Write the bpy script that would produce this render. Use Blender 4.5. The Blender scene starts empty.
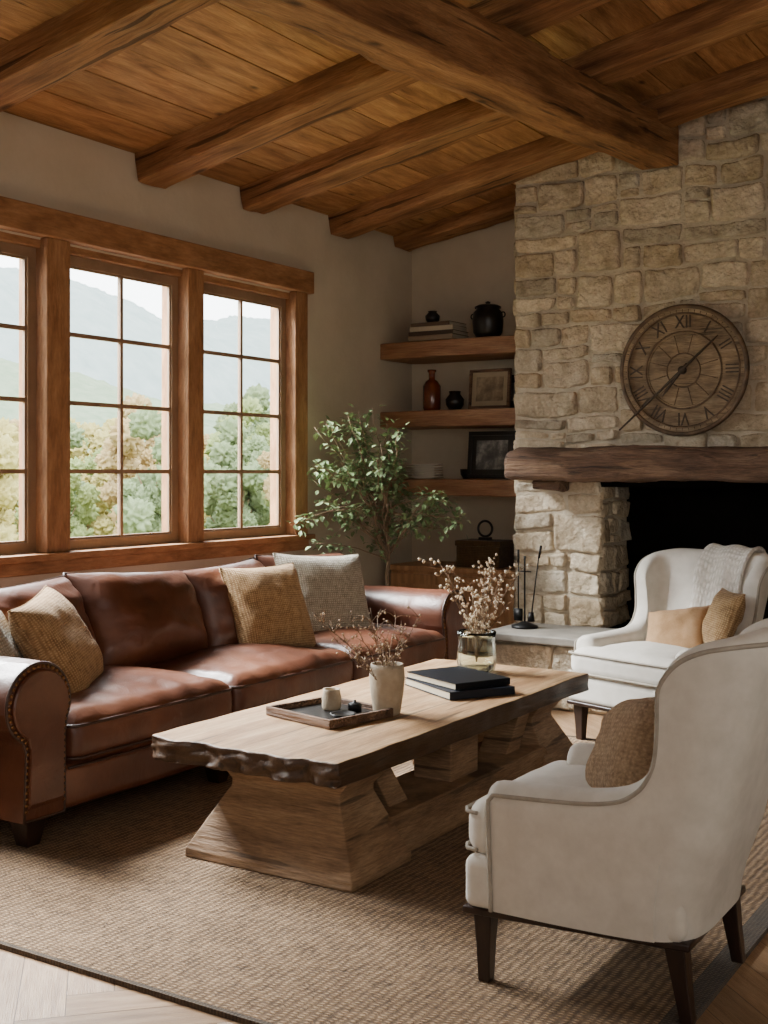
import bpy, bmesh, math, random
from mathutils import Vector, Matrix, noise, Euler
R = random.Random(7)
COL = bpy.context.scene.collection
pi = math.pi

# ------------------------------------------------------------------ helpers
def lin(c):
    out = []
    for v in c[:3]:
        v = v / 255.0
        out.append(v / 12.92 if v <= 0.04045 else ((v + 0.055) / 1.055) ** 2.4)
    return (out[0], out[1], out[2], 1.0)

def link(ob, parent=None):
    COL.objects.link(ob)
    if parent is not None:
        ob.parent = parent
    return ob

def top(ob, label, category=None, group=None, kind=None):
    ob["label"] = label
    if category: ob["category"] = category
    if group: ob["group"] = group
    if kind: ob["kind"] = kind
    return ob

def empty(name, loc=(0, 0, 0), rotz=0.0):
    e = bpy.data.objects.new(name, None)
    e.empty_display_size = 0.1
    e.location = loc
    e.rotation_euler = (0, 0, rotz)
    COL.objects.link(e)
    return e

class MB:
    """mesh builder; faces may carry uv and colour"""
    def __init__(self):
        self.v = []; self.f = []; self.uv = []; self.c = []; self.mi = []
    def add(self, vs, fs, M=None, uv=None, col=None, mi=0):
        o = len(self.v)
        for p in vs:
            p = Vector(p)
            if M is not None: p = M @ p
            self.v.append(p)
        for i, f in enumerate(fs):
            self.f.append([o + k for k in f])
            self.uv.append(uv[i] if uv else None)
            self.c.append(col); self.mi.append(mi)
        return self
    def build(self, name, mats, smooth=False, parent=None, loc=(0, 0, 0), rot=(0, 0, 0), merge=True, recalc=True):
        me = bpy.data.meshes.new(name)
        me.from_pydata([tuple(p) for p in self.v], [], self.f)
        if any(u is not None for u in self.uv):
            ul = me.uv_layers.new(name="UVMap")
            k = 0
            for i, f in enumerate(self.f):
                for j in range(len(f)):
                    ul.data[k].uv = self.uv[i][j] if self.uv[i] else (0, 0)
                    k += 1
        if any(c is not None for c in self.c):
            ca = me.color_attributes.new(name="col", type='FLOAT_COLOR', domain='CORNER')
            k = 0
            for i, f in enumerate(self.f):
                c = self.c[i] or (0.5, 0.5, 0.5, 1)
                for j in range(len(f)):
                    ca.data[k].color = c
                    k += 1
        if not isinstance(mats, (list, tuple)): mats = [mats]
        for m in mats: me.materials.append(m)
        for i, p in enumerate(me.polygons): p.material_index = self.mi[i]
        bm = bmesh.new(); bm.from_mesh(me)
        if merge: bmesh.ops.remove_doubles(bm, verts=bm.verts, dist=1e-5)
        if recalc: bmesh.ops.recalc_face_normals(bm, faces=bm.faces)
        for f in bm.faces: f.smooth = smooth
        bm.to_mesh(me); bm.free(); me.update()
        ob = bpy.data.objects.new(name, me)
        ob.location = loc; ob.rotation_euler = rot
        link(ob, parent)
        return ob

def boxd(x0, x1, y0, y1, z0, z1):
    vs = [(x0, y0, z0), (x1, y0, z0), (x1, y1, z0), (x0, y1, z0), (x0, y0, z1), (x1, y0, z1), (x1, y1, z1), (x0, y1, z1)]
    fs = [(0, 3, 2, 1), (4, 5, 6, 7), (0, 1, 5, 4), (1, 2, 6, 5), (2, 3, 7, 6), (3, 0, 4, 7)]
    return vs, fs

def bevel(ob, w=0.004, seg=2):
    m = ob.modifiers.new("bevel", 'BEVEL'); m.width = w; m.segments = seg; m.limit_method = 'ANGLE'
    return ob

def box(name, b, mat, parent=None, bev=0.004, loc=(0, 0, 0), rot=(0, 0, 0)):
    m = MB(); m.add(*boxd(*b))
    ob = m.build(name, mat, parent=parent, loc=loc, rot=rot)
    if bev: bevel(ob, bev)
    return ob

def rboxd(sx, sy, sz, r, seg=3, mid=6, crown=0.0, fn=None, mids=None):
    """rounded box centred on the origin, dense grid"""
    def axis(h, mid):
        a = [math.tan(math.radians(45) * i / seg) * r for i in range(1, seg + 1)]
        inner = h - r
        L = [-(inner + t) for t in reversed(a)]
        L += [-inner + 2 * inner * i / mid for i in range(mid + 1)]
        L += [inner + t for t in a]
        return L
    hx, hy, hz = sx / 2, sy / 2, sz / 2
    r = min(r, hx * 0.98, hy * 0.98, hz * 0.98)
    mids = mids or (mid, mid, mid)
    X, Y, Z = axis(hx, mids[0]), axis(hy, mids[1]), axis(hz, mids[2])
    idx = {}; vs = []; fs = []
    def vid(p):
        k = (round(p[0], 5), round(p[1], 5), round(p[2], 5))
        if k in idx: return idx[k]
        q = Vector((max(-(hx - r), min(hx - r, p[0])), max(-(hy - r), min(hy - r, p[1])), max(-(hz - r), min(hz - r, p[2]))))
        d = Vector(p) - q
        if d.length > 1e-9: q = q + d.normalized() * r
        if crown:
            u = max(-1, min(1, q.x / hx)); w = max(-1, min(1, q.y / hy))
            q.z += crown * (q.z / hz) * (1 - u * u) * (1 - w * w)
        if fn: q = Vector(fn(q))
        vs.append(q); idx[k] = len(vs) - 1
        return idx[k]
    def grid(A, B, f):
        for i in range(len(A) - 1):
            for j in range(len(B) - 1):
                fs.append((vid(f(A[i], B[j])), vid(f(A[i + 1], B[j])), vid(f(A[i + 1], B[j + 1])), vid(f(A[i], B[j + 1]))))
    grid(X, Y, lambda a, b: (a, b, hz)); grid(X, Y, lambda a, b: (a, b, -hz))
    grid(X, Z, lambda a, b: (a, hy, b)); grid(X, Z, lambda a, b: (a, -hy, b))
    grid(Y, Z, lambda a, b: (hx, a, b)); grid(Y, Z, lambda a, b: (-hx, a, b))
    return vs, fs

def latheD(prof, n=32):
    vs = []; fs = []
    for r, z in prof:
        for i in range(n):
            a = 2 * pi * i / n
            vs.append((r * math.cos(a), r * math.sin(a), z))
    for k in range(len(prof) - 1):
        for i in range(n):
            j = (i + 1) % n
            fs.append((k * n + i, k * n + j, (k + 1) * n + j, (k + 1) * n + i))
    return vs, fs

def lathe(name, prof, mat, parent=None, loc=(0, 0, 0), n=32, rot=(0, 0, 0)):
    vs, fs = latheD(prof, n)
    m = MB(); m.add(vs, fs)
    return m.build(name, mat, smooth=True, parent=parent, loc=loc, rot=rot)

def tubeD(pts, rad, n=8, closed=False):
    pts = [Vector(p) for p in pts]
    N = len(pts)
    if not isinstance(rad, (list, tuple)): rad = [rad] * N
    vs = []; fs = []
    up = None
    for i in range(N):
        if closed: t = pts[(i + 1) % N] - pts[i - 1]
        else: t = pts[min(i + 1, N - 1)] - pts[max(i - 1, 0)]
        if t.length < 1e-9: t = Vector((0, 0, 1))
        t.normalize()
        if up is None:
            up = Vector((0, 0, 1)) if abs(t.z) < 0.9 else Vector((1, 0, 0))
        a = up - t * up.dot(t)
        if a.length < 1e-6: a = t.orthogonal()
        a.normalize(); up = a
        b = t.cross(a)
        for k in range(n):
            an = 2 * pi * k / n
            vs.append(pts[i] + (a * math.cos(an) + b * math.sin(an)) * rad[i])
    M = N if closed else N - 1
    for i in range(M):
        for k in range(n):
            k2 = (k + 1) % n; i2 = (i + 1) % N
            fs.append((i * n + k, i * n + k2, i2 * n + k2, i2 * n + k))
    if not closed:
        fs.append(tuple(range(n))[::-1]); fs.append(tuple((N - 1) * n + k for k in range(n)))
    return vs, fs

def torusD(Rr, r, n=64, k=8):
    return tubeD([(Rr * math.cos(2 * pi * i / n), 0, Rr * math.sin(2 * pi * i / n)) for i in range(n)], r, k, closed=True)

def fbm(p, o=3):
    v = 0; a = 1; s = 1
    for _ in range(o):
        v += a * noise.noise(Vector(p) * s); a *= 0.5; s *= 2.1
    return v

# ------------------------------------------------------------------ materials
def newmat(name):
    m = bpy.data.materials.new(name); m.use_nodes = True
    nt = m.node_tree
    return m, nt, nt.nodes, nt.links, nt.nodes["Principled BSDF"]

def mat_noise(name, cols, scale=5, stretch=(1, 1, 1), rough=0.6, bump=0.2, bscale=60, bstretch=None, detail=6,
              dist=0.0, metallic=0, coat=0, coords='Object', spec=0.5, bdist=0.01, attr=0.0, side=None, sheen=0, rvar=0.0, voro=0,
              grain=0.0, gscale=30, gstretch=None, knots=0.0, kscale=(2, 5, 1), bump2=None, patch=0.0, pscale=1.5, cracks=0.0, cscale=3, cstretch=(.5, 12, 12)):
    m, nt, N, L, B = newmat(name)
    tc = N.new('ShaderNodeTexCoord'); mp = N.new('ShaderNodeMapping')
    mp.inputs['Scale'].default_value = stretch
    L.new(tc.outputs[coords], mp.inputs['Vector'])
    n1 = N.new('ShaderNodeTexNoise'); n1.inputs['Scale'].default_value = scale; n1.inputs['Detail'].default_value = detail
    n1.inputs['Distortion'].default_value = dist; n1.inputs['Roughness'].default_value = 0.62
    L.new(mp.outputs[0], n1.inputs['Vector'])
    rp = N.new('ShaderNodeValToRGB'); el = rp.color_ramp.elements
    k = len(cols)
    el[0].position = 0.28; el[0].color = lin(cols[0])
    el[1].position = 0.72; el[1].color = lin(cols[-1])
    for i in range(1, k - 1):
        e = el.new(0.28 + 0.44 * i / (k - 1)); e.color = lin(cols[i])
    L.new(n1.outputs['Fac'], rp.inputs['Fac'])
    out = rp.outputs['Color']
    def mult(out, facsock, lo, hi, f0, f1):
        mr = N.new('ShaderNodeMapRange'); mr.inputs[1].default_value = f0; mr.inputs[2].default_value = f1
        mr.inputs[3].default_value = lo; mr.inputs[4].default_value = hi
        L.new(facsock, mr.inputs[0])
        cc = N.new('ShaderNodeCombineColor')
        for q in range(3): L.new(mr.outputs[0], cc.inputs[q])
        mx = N.new('ShaderNodeMix'); mx.data_type = 'RGBA'; mx.blend_type = 'MULTIPLY'; mx.inputs[0].default_value = 1
        L.new(out, mx.inputs[6]); L.new(cc.outputs[0], mx.inputs[7]); return mx.outputs[2]
    gs = None
    if grain:
        mp3 = N.new('ShaderNodeMapping'); mp3.inputs['Scale'].default_value = gstretch or stretch
        L.new(tc.outputs[coords], mp3.inputs['Vector'])
        n3 = N.new('ShaderNodeTexNoise'); n3.inputs['Scale'].default_value = gscale; n3.inputs['Detail'].default_value = 5; n3.inputs['Roughness'].default_value = .7
        L.new(mp3.outputs[0], n3.inputs['Vector']); gs = n3.outputs['Fac']
        out = mult(out, gs, 1 - grain, 1 + grain * .35, .3, .65)
    if patch:
        n4 = N.new('ShaderNodeTexNoise'); n4.inputs['Scale'].default_value = pscale; n4.inputs['Detail'].default_value = 3
        L.new(tc.outputs[coords], n4.inputs['Vector'])
        out = mult(out, n4.outputs['Fac'], 1 - patch, 1 + patch * .4, .35, .65)
    if cracks:
        mp7 = N.new('ShaderNodeMapping'); mp7.inputs['Scale'].default_value = cstretch
        L.new(tc.outputs[coords], mp7.inputs['Vector'])
        n7 = N.new('ShaderNodeTexNoise'); n7.inputs['Scale'].default_value = cscale; n7.inputs['Detail'].default_value = 2
        L.new(mp7.outputs[0], n7.inputs['Vector'])
        out = mult(out, n7.outputs['Fac'], 1 - cracks, 1, .335, .375)
    if knots:
        mp5 = N.new('ShaderNodeMapping'); mp5.inputs['Scale'].default_value = kscale
        L.new(tc.outputs[coords], mp5.inputs['Vector'])
        vo = N.new('ShaderNodeTexVoronoi'); vo.inputs['Scale'].default_value = 1.0
        L.new(mp5.outputs[0], vo.inputs['Vector'])
        out = mult(out, vo.outputs['Distance'], 1 - knots, 1, .03, .11)
    if attr:
        at = N.new('ShaderNodeAttribute'); at.attribute_name = 'col'
        mx = N.new('ShaderNodeMix'); mx.data_type = 'RGBA'; mx.blend_type = 'MULTIPLY'; mx.inputs[0].default_value = attr
        L.new(out, mx.inputs[6]); L.new(at.outputs['Color'], mx.inputs[7]); out = mx.outputs[2]
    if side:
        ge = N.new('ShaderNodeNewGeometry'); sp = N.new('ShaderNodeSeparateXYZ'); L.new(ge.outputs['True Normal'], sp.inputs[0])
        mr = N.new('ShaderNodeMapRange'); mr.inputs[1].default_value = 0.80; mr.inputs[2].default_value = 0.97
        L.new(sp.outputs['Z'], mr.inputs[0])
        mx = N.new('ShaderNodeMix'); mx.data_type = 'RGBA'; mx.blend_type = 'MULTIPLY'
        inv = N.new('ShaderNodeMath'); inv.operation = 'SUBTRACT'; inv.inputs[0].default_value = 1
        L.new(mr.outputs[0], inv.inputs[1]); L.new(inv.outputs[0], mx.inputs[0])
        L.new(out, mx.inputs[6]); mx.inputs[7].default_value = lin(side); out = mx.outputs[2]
    L.new(out, B.inputs['Base Color'])
    B.inputs['Roughness'].default_value = rough
    B.inputs['Metallic'].default_value = metallic
    B.inputs['Specular IOR Level'].default_value = spec
    if coat: B.inputs['Coat Weight'].default_value = coat; B.inputs['Coat Roughness'].default_value = 0.25
    if sheen: B.inputs['Sheen Weight'].default_value = sheen
    if rvar:
        mr2 = N.new('ShaderNodeMapRange'); mr2.inputs[3].default_value = rough - rvar; mr2.inputs[4].default_value = rough + rvar
        L.new(n1.outputs['Fac'], mr2.inputs[0]); L.new(mr2.outputs[0], B.inputs['Roughness'])
    last = None
    if bump2:
        n6 = N.new('ShaderNodeTexNoise'); n6.inputs['Scale'].default_value = bump2[0]; n6.inputs['Detail'].default_value = 3; n6.inputs['Distortion'].default_value = 1.2
        L.new(tc.outputs[coords], n6.inputs['Vector'])
        b2 = N.new('ShaderNodeBump'); b2.inputs['Strength'].default_value = bump2[1]; b2.inputs['Distance'].default_value = bump2[2]
        L.new(n6.outputs['Fac'], b2.inputs['Height']); last = b2.outputs[0]
        L.new(last, B.inputs['Normal'])
    if gs is not None:
        b3 = N.new('ShaderNodeBump'); b3.inputs['Strength'].default_value = .5; b3.inputs['Distance'].default_value = bdist * .4
        L.new(gs, b3.inputs['Height'])
        if last: L.new(last, b3.inputs['Normal'])
        last = b3.outputs[0]; L.new(last, B.inputs['Normal'])
    if bump:
        mp2 = N.new('ShaderNodeMapping'); mp2.inputs['Scale'].default_value = bstretch or stretch
        L.new(tc.outputs[coords], mp2.inputs['Vector'])
        if voro:
            n2 = N.new('ShaderNodeTexVoronoi'); n2.inputs['Scale'].default_value = bscale; o2 = n2.outputs['Distance']
        else:
            n2 = N.new('ShaderNodeTexNoise'); n2.inputs['Scale'].default_value = bscale; n2.inputs['Detail'].default_value = 4; o2 = n2.outputs['Fac']
        L.new(mp2.outputs[0], n2.inputs['Vector'])
        bp = N.new('ShaderNodeBump'); bp.inputs['Strength'].default_value = bump; bp.inputs['Distance'].default_value = bdist
        L.new(o2, bp.inputs['Height'])
        if last: L.new(last, bp.inputs['Normal'])
        L.new(bp.outputs[0], B.inputs['Normal'])
    return m

def mat_weave(name, cols, period=.01, rough=0.9, bump=0.5, bdist=0.004, vari=9, coords='Object', axes=(0, 1), wmix=.35, dist=1.5, ratio=1.0):
    m, nt, N, L, B = newmat(name)
    tc = N.new('ShaderNodeTexCoord')
    ns = N.new('ShaderNodeTexNoise'); ns.inputs['Scale'].default_value = vari; ns.inputs['Detail'].default_value = 10; ns.inputs['Roughness'].default_value = 0.8
    L.new(tc.outputs[coords], ns.inputs['Vector'])
    ws = []
    for q, d in enumerate(axes):
        w = N.new('ShaderNodeTexWave'); w.wave_type = 'BANDS'; w.bands_direction = 'XYZ'[d]
        w.inputs['Scale'].default_value = .314 / (period * (ratio if q else 1)); w.inputs['Distortion'].default_value = dist; w.inputs['Detail'].default_value = 1.5
        w.inputs['Detail Scale'].default_value = 1.5
        L.new(tc.outputs[coords], w.inputs['Vector']); ws.append(w)
    mu = N.new('ShaderNodeMath'); mu.operation = 'MULTIPLY'
    L.new(ws[0].outputs['Fac'], mu.inputs[0]); L.new(ws[-1].outputs['Fac'], mu.inputs[1])
    ad = N.new('ShaderNodeMath'); ad.operation = 'MULTIPLY_ADD'; ad.inputs[1].default_value = wmix
    L.new(mu.outputs[0], ad.inputs[0]); L.new(ns.outputs['Fac'], ad.inputs[2])
    rp = N.new('ShaderNodeValToRGB'); el = rp.color_ramp.elements
    el[0].position = 0.34; el[0].color = lin(cols[0]); el[1].position = 0.86; el[1].color = lin(cols[-1])
    if len(cols) > 2:
        e = el.new(0.58); e.color = lin(cols[1])
    L.new(ad.outputs[0], rp.inputs['Fac']); L.new(rp.outputs[0], B.inputs['Base Color'])
    B.inputs['Roughness'].default_value = rough; B.inputs['Specular IOR Level'].default_value = 0.15
    B.inputs['Sheen Weight'].default_value = 0.12
    bp = N.new('ShaderNodeBump'); bp.inputs['Strength'].default_value = bump; bp.inputs['Distance'].default_value = bdist
    L.new(ad.outputs[0], bp.inputs['Height']); L.new(bp.outputs[0], B.inputs['Normal'])
    return m

M_plaster = mat_noise("plaster", [(192, 180, 158), (207, 196, 175)], scale=2.5, rough=0.92, bump=0.15, bscale=35, spec=0.1)
M_plank = mat_noise("ceiling_plank", [(130, 90, 55), (180, 132, 86), (210, 165, 114)], scale=2.2, stretch=(1, 7, 1), coords='UV', rough=0.6,
                    bump=0.2, bscale=9, bstretch=(1, 14, 1), attr=0.9, dist=0.5, spec=0.25, grain=.4, gscale=9, gstretch=(1, 26, 1), knots=.75, kscale=(2.2, 5, 1), patch=.2, pscale=1.2)
M_floor = mat_noise("floor_plank", [(128, 98, 72), (158, 126, 96), (180, 150, 118)], scale=3.5, stretch=(1, 10, 1), coords='UV', rough=0.36,
                    bump=0.08, bscale=12, bstretch=(1, 16, 1), attr=0.9, dist=0.4, spec=0.5, grain=.25, gscale=12, gstretch=(1, 20, 1))
M_beam = mat_noise("beam_wood", [(106, 70, 44), (158, 112, 74), (190, 144, 100)], scale=1.6, stretch=(1, 9, 9), rough=0.68,
                   bump=0.35, bscale=5, bstretch=(1, 16, 16), dist=0.15, bdist=0.02, spec=0.2, grain=.42, gscale=8, gstretch=(.8, 30, 30), patch=.22, pscale=1.6, knots=.7, kscale=(1.6, 4, 4), cracks=.65, cscale=2.4, cstretch=(.45, 13, 13))
M_trim = mat_noise("window_wood", [(124, 86, 56), (158, 114, 78), (180, 136, 97)], scale=4, stretch=(3, 3, 1), rough=0.55,
                   bump=0.2, bscale=14, bstretch=(6, 6, 1), dist=0.3, spec=0.3, grain=.3, gscale=14, gstretch=(5, 5, 1))
M_trimh = mat_noise("window_wood_rail", [(124, 86, 56), (158, 114, 78), (180, 136, 97)], scale=4, stretch=(3, 1, 3), rough=0.55,
                   bump=0.2, bscale=14, bstretch=(6, 1, 6), dist=0.3, spec=0.3, grain=.3, gscale=14, gstretch=(5, .8, 5))
M_sash = mat_noise("sash_wood", [(126, 100, 76), (152, 124, 98)], scale=6, stretch=(4, 1, 1), rough=0.5, bump=0.1)
M_shelf = mat_noise("shelf_wood", [(108, 72, 48), (150, 108, 76), (174, 134, 98)], scale=2.4, stretch=(1, 7, 7), rough=0.6, bump=0.4, bscale=7, bstretch=(1, 12, 12), dist=0.4, grain=.35, gscale=9, gstretch=(1, 20, 20), cracks=.5, cscale=2.5)
M_mantel = mat_noise("mantel_wood", [(66, 47, 35), (112, 84, 64), (150, 120, 94)], scale=2.2, stretch=(1, 7, 7), rough=0.8, bump=0.8, bscale=5, bstretch=(1, 12, 12), dist=.6, bdist=0.03, grain=.45, gscale=8, gstretch=(1, 20, 20), cracks=.6, cscale=2.5)
M_table = mat_noise("table_wood", [(136, 100, 68), (178, 141, 103), (206, 173, 134)], scale=2.0, stretch=(8, 1, 8), rough=0.45, bump=0.25, bscale=5, bstretch=(14, 1, 14),
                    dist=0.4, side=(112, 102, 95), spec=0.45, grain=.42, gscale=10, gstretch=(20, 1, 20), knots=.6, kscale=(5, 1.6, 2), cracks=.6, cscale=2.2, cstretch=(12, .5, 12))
M_tbase = mat_noise("table_base_wood", [(104, 79, 57), (150, 119, 89), (180, 149, 117)], scale=2.0, stretch=(1.2, 1.2, 6), rough=0.75, bump=0.4, bscale=5, bstretch=(2, 2, 12), dist=.3, bdist=0.015, grain=.45, gscale=9, gstretch=(1.5, 1.5, 20), cracks=.55, cscale=2.4, cstretch=(.8, .8, 12))
M_leather = mat_noise("leather", [(60, 32, 21), (92, 53, 36), (118, 73, 50)], scale=1.8, rough=0.41, bump=0.15, bscale=190, voro=1, bdist=0.002, coat=0.10, rvar=0.05, spec=0.48,
                      bump2=(7, .2, .03), patch=.15, pscale=4)
M_leatherd = mat_noise("leather_dark", [(40, 22, 14), (64, 36, 25)], scale=4, rough=0.42, bump=0.2, bscale=170, voro=1, bdist=0.003, coat=0.1)
M_linen = mat_noise("linen_upholstery", [(204, 198, 187), (222, 216, 206)], scale=14, rough=.95, bump=.3, bscale=420, bdist=.0015, spec=.1, sheen=.1, detail=8)
M_pipe = mat_noise("linen_piping", [(150, 142, 129), (178, 170, 157)], scale=20, rough=0.9, bump=0.1, spec=.1)
M_darkwood = mat_noise("dark_leg_wood", [(26, 17, 13), (52, 34, 26)], scale=8, stretch=(3, 3, 1), rough=0.35, bump=0.1)
M_tan = mat_weave("tan_knit", [(108, 82, 54), (164, 132, 94), (200, 170, 130)], period=.011, bump=1.0, bdist=0.008, vari=30)
M_tan2 = mat_weave("fuzzy_tan_knit", [(140, 108, 76), (200, 166, 128), (236, 208, 172)], period=.014, bump=1.3, bdist=0.014, vari=60, wmix=.1)
M_tanl = mat_weave("tan_suede", [(146, 112, 78), (174, 138, 100), (190, 156, 120)], period=.005, bump=0.3, bdist=0.002, vari=8)
M_grayp = mat_weave("gray_knit", [(116, 108, 95), (168, 160, 144), (206, 198, 184)], period=.013, bump=1.0, bdist=0.009, vari=34)
M_throw = mat_weave("throw_wool", [(190, 183, 170), (230, 223, 212), (244, 239, 231)], period=.018, bump=1.0, bdist=0.010, vari=24, wmix=.4)
M_rug = mat_weave("jute", [(68, 51, 35), (126, 99, 72), (176, 147, 113)], period=.026, bump=1.1, bdist=0.014, vari=22, wmix=.45, ratio=.55, dist=2.8)
M_rugb = mat_weave("jute_border", [(40, 32, 25), (70, 58, 46), (88, 74, 58)], period=.012, bump=0.8, bdist=0.005, vari=20)
M_stone = mat_noise("fieldstone", [(178, 164, 143), (214, 201, 181), (234, 225, 209)], scale=8, rough=0.92, bump=1.0, bscale=24, attr=1.0, bdist=0.025, spec=0.1, detail=14, grain=.2, gscale=50)
M_mortar = mat_noise("mortar", [(182, 169, 148), (204, 192, 171)], scale=12, rough=0.95, bump=0.6, bscale=50, spec=0.1, bdist=.02)
M_slab = mat_noise("hearth_slate", [(104, 98, 90), (136, 130, 120)], scale=5, rough=0.7, bump=0.3, bscale=25)
M_soot = mat_noise("soot", [(8, 7, 6), (18, 15, 13)], scale=5, rough=0.95, bump=0.3, bscale=20, spec=0.05)
M_black = mat_noise("black_ceramic", [(16, 15, 14), (30, 28, 26)], scale=10, rough=0.35, bump=0.05)
M_iron = mat_noise("black_iron", [(12, 12, 12), (26, 24, 22)], scale=20, rough=0.5, metallic=0.6, bump=0.1)
M_paper = mat_noise("page_paper", [(170, 158, 135), (200, 190, 168)], scale=4, stretch=(1, 1, 60), rough=0.9, bump=0.2)
M_white = mat_noise("white_ceramic", [(200, 193, 180), (218, 211, 199)], scale=8, rough=0.4, bump=0.05)
M_beige = mat_noise("beige_stoneware", [(150, 134, 112), (186, 170, 146)], scale=14, rough=0.7, bump=0.2, bscale=80)
M_bronze = mat_noise("clock_bronze", [(62, 48, 36), (98, 77, 57), (128, 104, 79)], scale=12, rough=0.6, metallic=0.15, bump=0.4, bscale=30)
M_clockface = mat_noise("clock_wood", [(104, 85, 64), (146, 124, 97), (174, 153, 124)], scale=4, stretch=(1, 1, 6), rough=0.85, bump=0.5, bscale=20, bstretch=(1, 1, 8), patch=.35, pscale=7, grain=.35, gscale=10, gstretch=(1, 1, 14), cracks=.5, cscale=3, cstretch=(.7, 1, 10))
M_numeral = mat_noise("clock_numeral", [(48, 37, 27), (76, 60, 44)], scale=40, rough=0.7, bump=0.1)
M_twig = mat_noise("twig", [(92, 70, 50), (126, 100, 74)], scale=20, rough=0.8)
M_bark = mat_noise("bark", [(114, 94, 72), (150, 126, 100)], scale=20, rough=0.85, bump=0.4)
M_blossom = mat_noise("dried_blossom", [(196, 176, 146), (226, 210, 184)], scale=30, rough=0.9, bump=0)
M_bud = mat_noise("dried_bud", [(150, 124, 96), (196, 174, 146)], scale=30, rough=0.9, bump=0)
M_leaf = mat_noise("leaf", [(80, 100, 64), (120, 142, 96), (158, 176, 132)], scale=9, rough=0.55, bump=0.05, spec=0.35)
M_basket = mat_weave("basket", [(60, 45, 30), (100, 78, 52)], period=.012, axes=(2, 0), bump=1.0, vari=20)
M_brass = mat_noise("nail_brass", [(100, 68, 42), (140, 102, 64)], scale=20, rough=0.35, metallic=0.8, bump=0)
M_cab = mat_noise("cabinet_wood", [(150, 106, 70), (188, 142, 100), (210, 166, 122)], scale=3, stretch=(8, 8, 1), rough=0.5, bump=0.2, bscale=8, bstretch=(12, 12, 1))
M_amber = mat_noise("amber_glass", [(80, 34, 18), (120, 56, 28)], scale=4, rough=0.12, bump=0, coat=0.5)
M_art = mat_noise("art_print", [(74, 62, 48), (128, 112, 88), (170, 154, 126)], scale=10, rough=0.8, bump=0)
M_artbw = mat_noise("photo_print", [(28, 28, 28), (90, 90, 88), (170, 168, 162)], scale=9, rough=0.3, bump=0)
M_mat = mat_noise("mat_board", [(150, 136, 110), (168, 154, 128)], scale=10, rough=0.9, bump=0)

def glassmat(name, tint=(0.97, 0.98, 0.98, 1), ior=1.2):
    m, nt, N, L, B = newmat(name)
    N.remove(B)
    o = N["Material Output"]; t = N.new('ShaderNodeBsdfTransparent'); t.inputs[0].default_value = tint
    g = N.new('ShaderNodeBsdfGlossy'); g.inputs['Roughness'].default_value = 0.05
    mx = N.new('ShaderNodeMixShader'); lw = N.new('ShaderNodeFresnel'); lw.inputs[0].default_value = ior
    L.new(lw.outputs[0], mx.inputs[0]); L.new(t.outputs[0], mx.inputs[1]); L.new(g.outputs[0], mx.inputs[2]); L.new(mx.outputs[0], o.inputs[0])
    return m
M_pane = glassmat("window_glass")
M_vglass, nt_, N_, L2_, B_ = newmat("vase_glass")
B_.inputs['Transmission Weight'].default_value = 1; B_.inputs['Base Color'].default_value = (.88, .97, .93, 1); B_.inputs['Roughness'].default_value = .04; B_.inputs['IOR'].default_value = 1.42

def flatmat(name, c, rough=0.9):
    m, nt, N, L, B = newmat(name)
    B.inputs['Base Color'].default_value = lin(c); B.inputs['Roughness'].default_value = rough; B.inputs['Specular IOR Level'].default_value = 0.1
    return m

# ------------------------------------------------------------------ room shell
XL, YB = -4.75, 8.01
XR, YF = 1.9, -2.2
WT = .16
def HC(x): return 3.24 + 0.185 * (x - XL)

# floor (herringbone)
fb = MB()
W_, n_ = 0.13, 5
L_ = W_ * n_
ca, sa = math.cos(pi / 4), math.sin(pi / 4)
def addplank(x0, y0, x1, y1, horiz):
    cx_, cy_ = (x0 + x1) / 2, (y0 + y1) / 2
    wx = ca * cx_ - sa * cy_ - 1.5; wy = sa * cx_ + ca * cy_ + 3
    if not (XL - 0.1 < wx < XR and YF < wy < YB + 0.1): return
    g = 0.0012
    x0 += g; y0 += g; x1 -= g; y1 -= g
    P = [(x0, y0), (x1, y0), (x1, y1), (x0, y1)]
    vs = [(ca * a - sa * b - 1.5, sa * a + ca * b + 3, 0.0) for a, b in P]
    o = R.random() * 20
    if horiz: uv = [(o, o), (o + L_, o), (o + L_, o + W_), (o, o + W_)]
    else: uv = [(o, o), (o, o + W_), (o + L_, o + W_), (o + L_, o)]
    t = 0.72 + 0.4 * R.random()
    fb.add(vs, [(0, 1, 2, 3)], uv=[uv], col=(t, t * 0.99, t * 0.97, 1))
for i in range(-90, 90):
    for j in range(-12, 12):
        a = i * W_ + 2 * L_ * j; b = i * W_
        if abs(a) > 11 or abs(b) > 11: continue
        addplank(a, b, a + L_, b + W_, True)
        addplank(a + L_, b + W_ - L_, a + L_ + W_, b + W_, False)
vs, fs = boxd(XL - WT, XR + 0.2, YF, YB + 0.2, -0.2, -0.002)
fb.add(vs, fs, col=(0.15, 0.12, 0.1, 1), uv=[[(0, 0)] * 4] * 6)
floor = fb.build("floor", M_floor, recalc=False, merge=False)
top(floor, "herringbone oak plank floor", kind="structure")

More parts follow.
